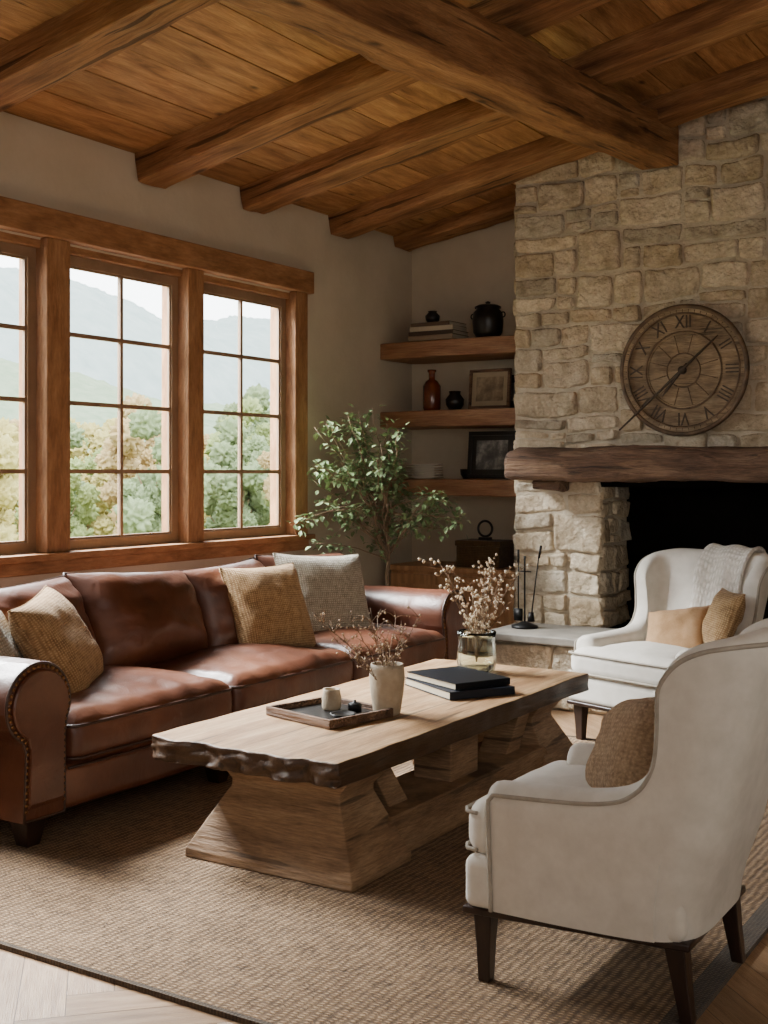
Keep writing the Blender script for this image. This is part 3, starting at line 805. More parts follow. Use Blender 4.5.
def pillow(name, loc, hx, hy, t, mat, yaw, tilt, roll, label, seed=1, piping=None, cat="pillow", parent=None, group=None, pinch=.07, wr=.012, ex=.55):
    vs, fs = pillowD(hx, hy, t, seed=seed, pinch=pinch, wr=wr, ex=ex)
    m = MB(); m.add(vs, fs)
    o = m.build(name, mat, smooth=True)
    M = pmat(loc, yaw, tilt, roll)
    if parent: o.parent = parent; o.matrix_local = M
    else:
        o.matrix_world = M; top(o, label, cat, group)
    pts = []
    n = 24
    for k in range(4):
        for i in range(n):
            s = -1 + 2 * i / n
            u, v = [(s, -1), (1, s), (-s, 1), (-1, -s)][k]
            pts.append((hx * u * (1 - pinch * (1 - v * v)), hy * v * (1 - pinch * (1 - u * u)), 0))
    m = MB(); m.add(*tubeD(pts, .005 if not piping else .008, 6, closed=True))
    m.build("piping", piping or mat, smooth=True, parent=o)
    return o

# ------------------------------------------------------------------ sofa
SO = (-4.60, 4.83, RZ)
sofa = empty("sofa", SO); top(sofa, "long cognac-brown leather sofa with rolled arms under the windows", "sofa")
ain = 1.51
def arm_profile(sg):
    P = []
    cy, cz, r = ain + .140, .556, .158
    P.append((ain + .010, .11)); P.append((ain + .010, .30)); P.append((ain + .008, .43))
    for k in range(0, 25):
        a = math.radians(208 - k * (208 + 62) / 24)
        P.append((cy + r * math.cos(a), cz + r * math.sin(a)))
    P.append((ain + .200, .37)); P.append((ain + .205, .26)); P.append((ain + .21, .11))
    return [(sg * y, z) for y, z in P]
for sg in (-1, 1):
    P = arm_profile(sg)
    cyy = sum(p[0] for p in P) / len(P); czz = sum(p[1] for p in P) / len(P)
    m = MB(); vs = []; fs = []
    xs = [.0, .02, .1] + [.1 + .04 * i for i in range(1, 23)] + [1.02, 1.045, 1.06, 1.066]
    sc = [.94, .98, 1] + [1] * 22 + [1, 1, .985, .95]
    n = len(P)
    for x, s in zip(xs, sc):
        for (y, z) in P:
            yy = cyy + (y - cyy) * s; zz = czz + (z - czz) * s
            if zz > .45:
                f = max(0, (x - .7) / .36)
                pl = .005 * f * math.sin(math.atan2(z - .555, (abs(y) - ain - .145)) * 16)
                zz += .006 * noise.noise(Vector((x * 7, y * 7, 3))) + pl; yy += .005 * noise.noise(Vector((x * 9, y * 7, 13))) + pl * .5
            vs.append((x, yy, zz))
    for i in range(len(xs) - 1):
        for k in range(n):
            k2 = (k + 1) % n
            fs.append((i * n + k, i * n + k2, (i + 1) * n + k2, (i + 1) * n + k))
    fs.append(tuple(range(n))); fs.append(tuple((len(xs) - 1) * n + k for k in range(n)))
    m.add(vs, fs)
    arm = m.build("arm", M_leather, smooth=True, parent=sofa)
    bevel(arm, .004, 2)
    m = MB(); vs = []
    for x, s in ((1.066, .86), (1.078, .86), (1.084, .82)):
        for (y, z) in P: vs.append((x, cyy + (y - cyy) * s, czz + (z - czz) * s))
    fs = []
    for i in range(2):
        for k in range(n):
            k2 = (k + 1) % n; fs.append((i * n + k, i * n + k2, (i + 1) * n + k2, (i + 1) * n + k))
    fs.append(tuple(2 * n + k for k in range(n)))
    m.add(vs, fs); m.build("arm_front_panel", M_leather, parent=arm, smooth=False)
    loop = [(1.067, cyy + (y - cyy) * .92, czz + (z - czz) * .92) for y, z in P]
    m = MB(); m.add(*tubeD([(1.062, cyy + (y - cyy) * .985, czz + (z - czz) * .985) for y, z in P], .007, 6, closed=True)); m.build("piping", M_leatherd, parent=arm, smooth=True)
    m = MB(); acc = 0
    for k in range(1, len(loop)):
        a, b_ = Vector(loop[k - 1]), Vector(loop[k]); d = (b_ - a).length; q = 0
        while acc + (d - q) >= .024:
            q += .024 - acc; acc = 0
            c = a.lerp(b_, q / d)
            m.add(*latheD([(.0080, 0), (.0065, .004), (.004, .0055), (.0001, .006)], 8), Matrix.Translation(c) @ Matrix.Rotation(pi / 2, 4, 'Y'))
        acc += d - q
    o = m.build("nailheads", M_brass, parent=arm, smooth=True); o["kind"] = "stuff"
vs, fs = rboxd(1.05, 2 * ain + .02, .18, .03, seg=2, mid=20, fn=lambda q: q + Vector((.006 * fbm((q.y * 4, q.z * 6, 1), 3) if q.x > 0 else 0, 0, 0))); m = MB(); m.add(vs, fs)
m.build("seat_base", M_leather, parent=sofa, smooth=True, loc=(.525, 0, .20))
vs, fs = rboxd(.2, 2 * ain + .26, .66, .07, seg=3, mid=24, fn=lambda q: q + Vector((-(q.z) * .06, 0, .012 * fbm((q.y * 2, q.z * 3, 1), 2)))); m = MB(); m.add(vs, fs)
m.build("back_frame", M_leather, parent=sofa, smooth=True, loc=(.12, 0, .44))
m = MB(); m.add(*tubeD([(1.052, -ain + .02 + 2 * (ain - .02) * i / 30, .275) for i in range(31)], .006, 6)); m.build("base_piping", M_leatherd, parent=sofa, smooth=True)
for (x, y) in ((.98, -ain - .12), (.98, ain + .12), (.08, -ain - .12), (.08, ain + .12), (.98, -.5), (.98, .5)):
    m = MB(); vs = []
    for z, h in ((0, .032), (.02, .036), (.12, .052)):
        for a, b_ in ((-1, -1), (1, -1), (1, 1), (-1, 1)): vs.append((a * h, b_ * h, z))
    fs = [(3, 2, 1, 0), (8, 9, 10, 11)] + [(i * 4 + k, i * 4 + (k + 1) % 4, (i + 1) * 4 + (k + 1) % 4, (i + 1) * 4 + k) for i in range(2) for k in range(4)]
    m.add(vs, fs); o = m.build("foot", M_darkwood, parent=sofa, loc=(x, y, 0)); bevel(o, .004)
cw = 2 * ain / 3
for i in range(3):
    yc = -ain + cw * (i + .5)
    def sf(q, i=i):
        z = q.z
        w = .009 * fbm((q.x * 4 + i * 5, q.y * 4, z * 3), 3)
        w -= .005 * (1 + math.sin(q.y * 34 + 4 * noise.noise(Vector((q.x * 4, q.y * 3, i))))) * max(0, (q.x - .05) / .35)
        if q.z > 0: z += w + .012
        bul = .03 * (1 - (q.z / .1) ** 2) if q.x > .38 else 0
        return (q.x + bul * .6 + .005 * noise.noise(Vector((q.y * 8, q.z * 8, i))), q.y, z)
    vs, fs = rboxd(.82, cw - .006, .20, .060, seg=4, crown=.05, fn=sf, mids=(40, 40, 8))
    m = MB(); m.add(vs, fs)
    sc_ = m.build("seat_cushion", M_leather, smooth=True, parent=sofa, loc=(.675, yc, .382))
    for zz in (.060, -.066):
        pts = []
        hx, hy, r = .413, (cw - .006) / 2, .05
        for (cxx, cyy2, a0) in ((hx - r, hy - r, 0), (-(hx - r), hy - r, 90), (-(hx - r), -(hy - r), 180), (hx - r, -(hy - r), 270)):
            for k in range(6):
                a = math.radians(a0 + 18 * k); pts.append((cxx + (r + .004) * math.cos(a), cyy2 + (r - .003) * math.sin(a), zz))
        m = MB(); m.add(*tubeD(pts, .008, 6, closed=True)); m.build("piping", M_leatherd, smooth=True, parent=sc_)
for i, (yc, w, tl, yw) in enumerate(((-1.12, .80, 68, 5), (-.38, .78, 66, -3), (.35, .76, 68, 4), (1.10, .80, 70, -4))):
    pillow("back_cushion", (.37, yc, .675 + .01 * (i % 2)), .27, w / 2, .40, M_leather, yw, tl, (2, -3, 2, -2)[i], "", seed=i * 3 + 2, piping=M_leatherd, parent=sofa, pinch=.06, wr=.030, ex=.6)

def sp(name, loc, s, mat, yaw, tilt, roll, label, seed, t=.21): return pillow(name, loc, s / 2, s / 2, t, mat, yaw, tilt, roll, label, seed=seed, group=None)
sp("throw_pillow", (-4.05, 3.38, .70), .46, M_grayp, 40, 62, 0, "gray woven throw pillow against the sofa arm", 3)
sp("throw_pillow", (-3.95, 3.66, .70), .49, M_tan, 26, 60, 8, "tan textured throw pillow on the leather sofa", 5)
sp("throw_pillow", (-3.97, 5.18, .71), .51, M_tan, -14, 66, 0, "golden tan woven throw pillow on the leather sofa", 7)
sp("throw_pillow", (-4.03, 5.80, .69), .60, M_grayp, -22, 68, -3, "gray beige woven throw pillow on the leather sofa", 9)

# ------------------------------------------------------------------ coffee table
tb = empty("coffee_table", (-2.71, 4.45, RZ)); top(tb, "rustic live-edge solid oak coffee table with hewn trestle base", "table")
def tf(q):
    ex = abs(q.x) / .43; ey = abs(q.y) / 1.10
    dx = math.copysign(1, q.x) * ex ** 6 * .011 * fbm((q.y * 3, q.z * 6, 2), 3)
    fr = 1.6 if q.y < 0 else .8
    dy = math.copysign(1, q.y) * ey ** 12 * .016 * fr * fbm((q.x * 8, 0, 5), 3) + math.copysign(1, q.y) * ey ** 30 * .014 * fr * fbm((q.x * 12, q.z * 26, 5), 3) * (1 if q.z < .03 else 0)
    return (q.x + dx, q.y + dy, q.z + .0015 * fbm((q.x * 4, q.y * 2, 1), 2))
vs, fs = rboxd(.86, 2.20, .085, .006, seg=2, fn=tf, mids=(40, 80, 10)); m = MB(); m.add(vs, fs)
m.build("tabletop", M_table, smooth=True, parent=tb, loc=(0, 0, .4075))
for sg in (-1, 1):
    secs = [(0, .375, .20), (.03, .375, .20), (.262, .245, .115), (.285, .245, .115), (.366, .315, .145)]
    vs = []; fs = []
    nn = 6
    for (z, hx, hy) in secs:
        for k in range(4):
            for t in range(nn):
                f = -1 + 2 * t / nn
                a, b_ = [(f, -1), (1, f), (-f, 1), (-1, -f)][k]
                vs.append((a * hx, b_ * hy + sg * (.075 - .12 * z), z))
    n = 4 * nn
    for i in range(len(secs) - 1):
        for k in range(n):
            k2 = (k + 1) % n; fs.append((i * n + k, i * n + k2, (i + 1) * n + k2, (i + 1) * n + k))
    fs.append(tuple(range(n))); fs.append(tuple((len(secs) - 1) * n + k for k in range(n)))
    m = MB(); m.add(vs, fs)
    o = m.build("trestle_leg", M_tbase, parent=tb, loc=(.07, sg * .76, 0)); bevel(o, .005, 2)
    # diagonal brace from the stretcher up to the slab
    P = [(sg * .56, .150), (sg * .42, .150), (sg * .60, .366), (sg * .72, .366)]
    vs = [(.17, p[0], p[1]) for p in P] + [(.31, p[0], p[1]) for p in P]
    fs = [(0, 1, 2, 3), (7, 6, 5, 4), (0, 4, 5, 1), (1, 5, 6, 2), (2, 6, 7, 3), (3, 7, 4, 0)]
    m = MB(); m.add(vs, fs); o = m.build("brace", M_tbase, parent=tb); bevel(o, .004, 2)
m = MB(); vs = []; fs = []
ny = 30
for i in range(ny + 1):
    t = -1 + 2 * i / ny
    for j in range(5):
        zf = j / 4; z = .165 * zf
        hy = .80 - .12 * zf
        yy = t * hy
        for sx in (-1, 1):
            xx = .24 + sx * .15 + sx * (.003 * fbm((yy * 5, z * 9, sx), 3))
            vs.append((xx, yy, z + (.003 * fbm((yy * 4, xx * 6, 8), 2) if j == 4 else 0)))
def vid_(i, j, s): return (i * 5 + j) * 2 + s
for i in range(ny):
    for j in range(4):
        for s in (0, 1): fs.append((vid_(i, j, s), vid_(i + 1, j, s), vid_(i + 1, j + 1, s), vid_(i, j + 1, s)))
    fs.append((vid_(i, 4, 0), vid_(i + 1, 4, 0), vid_(i + 1, 4, 1), vid_(i, 4, 1))); fs.append((vid_(i, 0, 0), vid_(i + 1, 0, 0), vid_(i + 1, 0, 1), vid_(i, 0, 1)))
for i in (0, ny):
    for j in range(4): fs.append((vid_(i, j, 0), vid_(i, j, 1), vid_(i, j + 1, 1), vid_(i, j + 1, 0)))
m.add(vs, fs); o = m.build("stretcher", M_tbase, parent=tb); bevel(o, .006)
m = MB(); m.add(*boxd(-.09, .09, -.12, .12, 0, .205)); o = m.build("center_block", M_tbase, parent=tb, loc=(.24, -.0, .162)); bevel(o, .006)
TZ = RZ + .4525

tr = empty("serving_tray", (-2.76, 4.00, TZ), math.radians(-14)); top(tr, "dark wooden serving tray with black inset on the coffee table", "tray")
tw = .19
box("tray_base", (-tw, tw, -.16, .16, 0, .012), M_black, parent=tr, bev=.002)
m = MB()
for b_ in ((-tw - .005, tw + .005, -.172, -.158, 0, .035), (-tw - .005, tw + .005, .158, .172, 0, .035), (-tw - .005, -tw + .009, -.158, .158, 0, .035), (tw - .009, tw + .005, -.158, .158, 0, .035)): m.add(*boxd(*b_))
o = m.build("tray_rim", M_mantel, parent=tr, merge=False); bevel(o, .002)
o = lathe("ceramic_cup", [(.0001, 0), (.034, 0), (.04, .01), (.04, .05), (.034, .075), (.036, .085), (.03, .084), (.028, .06), (.03, .01), (.0001, .01)], M_beige, loc=(-2.79, 4.06, TZ + .013)); top(o, "small beige stoneware cup on the tray", "cup")
o = lathe("small_dish", [(.0001, 0), (.025, 0), (.05, .012), (.052, .018), (.045, .016), (.0001, .008)], M_black, loc=(-2.66, 3.95, TZ + .013)); top(o, "small black dish on the tray", "dish")
o = lathe("lidded_tin", [(.0001, 0), (.028, 0), (.028, .03), (.02, .034), (.006, .036), (.006, .045), (.0001, .047)], M_iron, loc=(-2.69, 4.08, TZ + .013)); top(o, "small dark metal lidded tin on the tray", "tin")

def sprigs(n, hgt, spread, seed, bloss, brsize, parent, lean=(0, 0), bmat=None, side=2, k0=3):
    rr = random.Random(seed); st = MB(); bl = MB()
    def ico(c, r):
        bm = bmesh.new(); bmesh.ops.create_icosphere(bm, subdivisions=1, radius=r)
        bl.add([v.co.copy() for v in bm.verts], [[v.index for v in f.verts] for f in bm.faces], Matrix.Translation(c) @ Matrix.Diagonal((1, 1, rr.uniform(.8, 1.5), 1))); bm.free()
    for i in range(n):
        a = rr.uniform(0, 2 * pi); s = spread * rr.uniform(.3, 1.0); h = hgt * rr.uniform(.65, 1.05)
        e = Vector((s * math.cos(a) + lean[0], s * math.sin(a) + lean[1], h))
        pts = []; K = 8
        for k in range(K + 1):
            t = k / K
            p = Vector((e.x * t ** 1.6, e.y * t ** 1.6, .02 + (e.z - .02) * t)) + Vector((rr.uniform(-1, 1), rr.uniform(-1, 1), 0)) * .008 * t
            pts.append(p)
        st.add(*tubeD(pts, [.0028 * (1 - .6 * k / K) for k in range(K + 1)], 5))
        for k in range(k0, K + 1):
            for q in range(side):
                p = pts[k]; d = Vector((rr.uniform(-1, 1), rr.uniform(-1, 1), rr.uniform(.1, 1))).normalized() * rr.uniform(.03, .07)
                st.add(*tubeD([p, p + d * .5 + Vector((0, 0, .004)), p + d], [.0016, .0013, .0009], 4))
                for w in range(bloss):
                    t = rr.uniform(.4, 1.05); ico(p + d * t + Vector((rr.uniform(-1, 1), rr.uniform(-1, 1), rr.uniform(-1, 1))) * .006, brsize * rr.uniform(.6, 1.2))
    st.build("stems", M_twig, parent=parent, smooth=True, merge=False)
    bl.build("blossoms", bmat or M_blossom, parent=parent, smooth=True, merge=False)
VL = (-2.585, 4.16, TZ)
e = empty("stoneware_vase", VL); top(e, "beige stoneware vase on the coffee table", "vase")
lathe("body", [(.0001, 0), (.05, 0), (.056, .01), (.068, .09), (.073, .15), (.070, .185), (.066, .205), (.061, .204), (.064, .18), (.06, .1), (.05, .02), (.0001, .02)], M_beige, parent=e)
f = empty("dried_branches", (VL[0], VL[1], TZ + .03)); top(f, "dried twigs with small pale buds in the stoneware vase", "dried branches")
sprigs(13, .36, .26, 5, 1, .0048, f, lean=(-.05, -.03), bmat=M_bud, side=3, k0=4)
GV = (-2.76, 5.28, TZ)
e = empty("glass_vase", GV); top(e, "clear ribbed glass vase on the coffee table", "vase")
pr = [(.0001, 0), (.075, 0), (.09, .01), (.098, .05), (.094, .12), (.092, .17), (.098, .2), (.093, .2), (.087, .17), (.089, .12), (.093, .05), (.07, .014), (.0001, .014)]
vs, fs = latheD(pr, 64); vs = [(x * (1 + .012 * math.cos(16 * math.atan2(y, x))), y * (1 + .012 * math.cos(16 * math.atan2(y, x))), z) for x, y, z in vs]
m = MB(); m.add(vs, fs); m.build("body", M_vglass, parent=e, smooth=True)
f = empty("dried_flowers", (GV[0], GV[1], TZ + .02)); top(f, "dried cream blossom branches in the glass vase", "dried flowers")
sprigs(17, .50, .25, 12, 2, .0068, f)
c1, c2 = flatmat("black_cover", (26, 28, 32), .4), flatmat("navy_cover", (38, 42, 50), .4)
book("book", .33, .43, .035, c2, (-2.60, 4.80, TZ), math.radians(58), "large dark coffee table book", "coffee table books")
book("book", .30, .39, .03, c1, (-2.61, 4.81, TZ + .036), math.radians(64), "large black coffee table book on top of another", "coffee table books")

# ------------------------------------------------------------------ wingback chair
def cinterp(tab, s):
    for i in range(len(tab) - 1):
        if s <= tab[i + 1][0]:
            a, b_ = tab[i], tab[i + 1]; t = (s - a[0]) / (b_[0] - a[0]); t = max(0, min(1, t))
            p0 = tab[max(i - 1, 0)]; p3 = tab[min(i + 2, len(tab) - 1)]
            out = []
            for k in range(1, len(a)):
                m1 = (b_[k] - p0[k]) / max(1e-6, b_[0] - p0[0]) * (b_[0] - a[0]); m2 = (p3[k] - a[k]) / max(1e-6, p3[0] - a[0]) * (b_[0] - a[0])
                out.append((2 * t ** 3 - 3 * t * t + 1) * a[k] + (t ** 3 - 2 * t * t + t) * m1 + (-2 * t ** 3 + 3 * t * t) * b_[k] + (t ** 3 - t * t) * m2)
            return out
    return list(tab[-1][1:])
PLAN = [(0, 0, .34), (.12, .15, .338), (.22, .245, .315), (.30, .298, .26), (.38, .318, .19), (.50, .330, .10), (.75, .338, -.07), (1, .338, -.235)]
TOPT = [(0, 1.03), (.12, 1.035), (.22, 1.03), (.30, 1.01), (.345, .975), (.372, .92), (.384, .86), (.392, .79), (.402, .72), (.417, .67), (.44, .635), (.49, .605), (.58, .588), (.75, .58), (1, .572)]
def rec(z, s):
    a = abs(s)
    if a < .2: w = 1
    elif a < .38: w = 1 - .40 * (a - .2) / .18
    else:
        q = max(0, 1 - (a - .38) / .25); w = .60 * q * q * (3 - 2 * q)
    t = max(0, (z - .28) / .74)
    w *= 1 - .45 * max(0, min(1, (a - .28) / .1)) * max(0, min(1, (z - .68) / .2))
    return .18 * t ** 1.1 * w
def plan(s):
    a = abs(s); p = cinterp(PLAN, a); q = cinterp(PLAN, min(1, a + .01)); r_ = cinterp(PLAN, max(0, a - .01))
    t = Vector((q[0] - r_[0], q[1] - r_[1])).normalized()
    if a < .005: t = Vector((1, 0))
    nrm = Vector((t.y, -t.x))
    if nrm.dot(Vector((0, .0)) - Vector((p[0], p[1]))) < 0: nrm = -nrm
    x, y = p; nx, ny = nrm
    if s < 0: x, nx = -x, -nx
    return x, y, nx, ny
SV = []
a_ = 0
while a_ < 1:
    SV.append(a_); a_ += .003 if .30 < a_ < .47 else .016
SV.append(1.0)
SVAL = [-s for s in SV[::-1]] + SV[1:]
def wing_chair(loc, rz, label, scl=(1, 1, 1)):
    ch = empty("wingback_chair", loc, rz); top(ch, label, "armchair", "wingback chairs"); ch.scale = scl
    rings = []
    edge = []
    def flr(z, a, x): return .040 * max(0, (z - .6) / .4) * min(1, a / .3) * (1 if x > 0 else -1)
    for s in SVAL:
        a = abs(s)
        x, y, nx, ny = plan(s); H = cinterp(TOPT, a)[0]
        th = .11 if a < .2 else (.11 - .035 * min(1, (a - .2) / .1) if a < .38 else .075 + .045 * min(1, (a - .38) / .1))
        r = th / 2
        ring = []
        z0 = .215
        for k in range(17):
            z = z0 + (H - r - z0) * k / 16
            bul = 1 - .06 * max(0, (.5 - z) / .3)
            ring.append((x * bul + flr(z, a, x), y - .03 * max(0, (.45 - z) / .25) * (1 if a < .35 else 0) + rec(z, a), z))
        for k in range(1, 12):
            an = pi * k / 12
            z = H - r + r * math.sin(an); o_ = r - r * math.cos(an)
            ring.append((x + nx * o_ + flr(z, a, x), y + ny * o_ + rec(z, a), z))
        for k in range(14):
            z = (H - r) - (H - r - .3) * k / 13
            puff = .025 * math.sin(pi * k / 13) if a < .22 else 0
            ring.append((x + nx * (th + puff) + flr(z, a, x), y + ny * (th + puff) + rec(z, a), z))
        rings.append(ring)
        edge.append(Vector(ring[18]) + Vector((-nx, -ny, .3)) * .003)
    def endring(ring, dy, sc):
        c = Vector((sum(p[0] for p in ring) / len(ring), 0, 0))
        zt_ = max(p[2] for p in ring)
        return [(c.x + (p[0] - c.x) * sc, p[1] + dy, p[2] - (1 - sc) * .05 * max(0, (p[2] - .3) / (zt_ - .3))) for p in ring]
    rings = [endring(rings[0], -.030, .5), endring(rings[0], -.025, .74), endring(rings[0], -.015, .91)] + rings + [endring(rings[-1], -.015, .91), endring(rings[-1], -.025, .74), endring(rings[-1], -.030, .5)]
    n = len(rings[0]); vs = [p for r_ in rings for p in r_]; fs = []
    for i in range(len(rings) - 1):
        for k in range(n - 1):
            fs.append((i * n + k, i * n + k + 1, (i + 1) * n + k + 1, (i + 1) * n + k))
    fs.append(tuple(range(n))); fs.append(tuple((len(rings) - 1) * n + k for k in range(n)))
    m = MB(); m.add(vs, fs); sh = m.build("back_and_arms", M_linen, smooth=True, parent=ch)
    full = [Vector(p) + Vector((-.003, -.012, 0)) for p in rings[3][:18]] + edge + [Vector(p) + Vector((.003, -.012, 0)) for p in rings[-4][:18][::-1]]
    m = MB(); m.add(*tubeD(full, .0065, 6)); m.build("piping", M_pipe, smooth=True, parent=ch)
    def bf(q):
        y = q.y; t = (q.y + .32) / .62
        return (q.x * (1 - .16 * max(0, t)), y, q.z)
    vs, fs = rboxd(.655, .62, .15, .03, seg=3, mid=10, fn=bf); m = MB(); m.add(vs, fs)
    m.build("seat_base", M_linen, smooth=True, parent=ch, loc=(0, -.025, .285))
    def wf(q):
        t = (q.y + .32) / .62
        return (q.x * (1 - .17 * max(0, t)), q.y, q.z)
    vs, fs = rboxd(.645, .635, .022, .006, seg=2, mid=8, fn=wf); m = MB(); m.add(vs, fs)
    m.build("wood_rail", M_darkwood, smooth=True, parent=ch, loc=(0, -.02, .205))
    def cf(q):
        y = q.y; t = max(0, min(1, (-.19 - y) / .03)); t = t * t * (3 - 2 * t)
        x = q.x * (1 + .34 * t)
        z = q.z + (.006 * fbm((q.x * 5, q.y * 5, 1), 2) if q.z > 0 else 0)
        return (x, y, z)
    vs, fs = rboxd(.48, .59, .16, .06, seg=4, mid=24, crown=.04, fn=cf); m = MB(); m.add(vs, fs)
    sc_ = m.build("seat_cushion", M_linen, smooth=True, parent=ch, loc=(0, -.05, .43))
    for zz in (.052, -.052):
        pts = []
        for (a, b_) in ((-.321, -.24), (-.313, -.275), (-.28, -.293), (0, -.296), (.28, -.293), (.313, -.275), (.321, -.24)): pts.append((a, b_, zz))
        pp = []
        for i in range(len(pts) - 1):
            for k in range(4): pp.append(Vector(pts[i]).lerp(Vector(pts[i + 1]), k / 4))
        pp.append(Vector(pts[-1]))
        m = MB(); m.add(*tubeD(pp, .006, 6)); m.build("piping", M_pipe, smooth=True, parent=sc_)
    for (x, y, bx_, by_) in ((-.275, -.285, 0, 0), (.275, -.285, 0, 0), (-.235, .255, -.0, .030), (.235, .255, .0, .030)):
        vs = []
        for z, h, t in ((0, .0175, 1), (.1, .0215, .45), (.196, .0275, 0)):
            for a, b_ in ((-1, -1), (1, -1), (1, 1), (-1, 1)): vs.append((a * h + bx_ * t, b_ * h + by_ * t, z))
        fs = [(3, 2, 1, 0), (8, 9, 10, 11)] + [(i * 4 + k, i * 4 + (k + 1) % 4, (i + 1) * 4 + (k + 1) % 4, (i + 1) * 4 + k) for i in range(2) for k in range(4)]
        m = MB(); m.add(vs, fs); o = m.build("leg", M_darkwood, parent=ch, loc=(x, y, 0)); bevel(o, .003)
    return ch
ch1 = wing_chair((-1.27, 3.31, RZ), math.radians(-90), "off-white linen wingback armchair with dark tapered legs facing the coffee table")
ch2 = wing_chair((-2.12, 6.22, RZ), math.radians(-20), "off-white linen wingback armchair with a cream throw by the fireplace", (1.2, 1.03, .97))
def onchair(ch, M):
    return Matrix.Translation(ch.location) @ Matrix.Rotation(ch.rotation_euler.z, 4, 'Z') @ M
def chpillow(ch, loc, s, mat, yaw, tilt, label, seed, roll=0, t=.17, ex=.55, pinch=.07):
    o = pillow("throw_pillow", (0, 0, 0), s / 2, s / 2, t, mat, 0, 0, 0, label, seed=seed, ex=ex, pinch=pinch)
    o.matrix_world = onchair(ch, pmat(loc, yaw - 90, tilt, roll)); return o
chpillow(ch1, (.02, .08, .625), .34, M_tan2, 42, 64, "fuzzy light tan throw pillow on the wingback chair", 15, roll=14, t=.22, ex=.5, pinch=.0)
chpillow(ch2, (.02, .07, .57), .35, M_tanl, 10, 46, "tan suede throw pillow on the wingback chair", 17, roll=14, t=.13)
chpillow(ch2, (.27, .12, .66), .34, M_tan, -35, 68, "tan knit throw pillow beside the cream throw", 19, t=.12)
# throw blanket
m = MB(); vs = []; NX = 30
path = []
th0 = .11
for k in range(20):
    z = .66 + (.975 - .66) * k / 19; path.append((.34 - th0 - .028 * math.sin(pi * (z - .3) / .67) + rec(z, 0) - .016, z))
for k in range(1, 8):
    an = pi * k / 8; r = th0 / 2 + .014
    z = .975 + r * math.sin(an); path.append((.34 - th0 / 2 + rec(z, 0) - r * math.cos(an), z))
for k in range(14):
    z = .973 - .3 * k / 13; path.append((.34 + rec(z, 0) + .016, z))
for i, (y, z) in enumerate(path):
    for j in range(NX + 1):
        u = j / NX
        xx = -.05 + .25 * u + .010 * math.sin(i * .3)
        fold = .007 * math.sin(u * 12 + i * .06) + .006 * noise.noise(Vector((u * 4, i * .12, 3)))
        front_ = 1 if i < 20 else (-1 if i > 27 else 0)
        vs.append((xx, y - front_ * (fold + .013), z + (fold + .013 if front_ == 0 else 0)))
fs = [(i * (NX + 1) + j, i * (NX + 1) + j + 1, (i + 1) * (NX + 1) + j + 1, (i + 1) * (NX + 1) + j) for i in range(len(path) - 1) for j in range(NX)]
m.add(vs, fs)
th = m.build("throw_blanket", M_throw, smooth=True); th.matrix_world = onchair(ch2, Matrix.Diagonal((1.2, 1.03, .97, 1)))
so = th.modifiers.new("s", 'SOLIDIFY'); so.thickness = .018; so.offset = 0
top(th, "cream woven throw blanket with fringe draped over the chair back", "blanket")
m = MB()
for j in range(0, NX * 2):
    u = j / (NX * 2); a = Vector(vs[min(NX, int(round(u * NX)))])
    a = Vector((vs[0][0] + .25 * u, a.y, a.z))
    m.add(*tubeD([a, a + Vector((R.uniform(-.004, .004), -.006, -.025)), a + Vector((R.uniform(-.01, .01), -.008, -.05))], [.003, .0025, .0035], 5))
o = m.build("fringe", M_throw, smooth=True, parent=th, merge=False)

# ------------------------------------------------------------------ indoor tree
TX, TY = -4.27, 6.84
tre = empty("potted_tree", (TX, TY, .0)); top(tre, "slender potted indoor tree with small green leaves in the corner", "plant")
lathe("pot", [(.0001, 0), (.12, 0), (.15, .05), (.165, .3), (.16, .34), (.15, .335), (.145, .28), (.0001, .28)], M_basket, parent=tre)
rt = random.Random(27)
br = MB(); lf = MB()
def leaf(c, d, up, s):
    d = d.normalized(); sd = d.cross(up)
    if sd.length < 1e-3: sd = d.orthogonal()
    sd.normalize(); nn = sd.cross(d)
    w = s * .34
    P = [c, c + d * s * .35 + sd * w + nn * w * .25, c + d * s * .7 + sd * w * .75 + nn * w * .1, c + d * s - nn * s * .12,
         c + d * s * .7 - sd * w * .75 + nn * w * .1, c + d * s * .35 - sd * w + nn * w * .25, c + d * s * .5]
    lf.add(P, [(0, 1, 6), (1, 2, 6), (2, 3, 6), (3, 4, 6), (4, 5, 6), (5, 0, 6)])
def clampx(p):
    if TX + p.x < -4.67: p.x = -4.67 - TX + .03 * rt.random()
    if p.y > .54: p.y = .54 - .05 * rt.random()
    return p
def curve(a, b_, k=7, wob=.02):
    return [a.lerp(b_, i / k) + Vector((rt.uniform(-1, 1), rt.uniform(-1, 1), 0)) * wob * math.sin(pi * i / k) + Vector((0, 0, .06 * math.sin(pi * i / k))) * (b_ - a).length for i in range(k + 1)]
base = Vector((0, 0, .26)); fork = Vector((.02, .02, .86))
br.add(*tubeD(curve(base, fork, 8, .015), [.022 - .001 * i for i in range(9)], 8))
fork2 = Vector((-.02, .0, 1.3)); br.add(*tubeD(curve(fork, fork2, 6, .02), [.013] * 7, 7))
rv = Vector((.848, .53, 0)); dv = Vector((-.53, .848, 0))
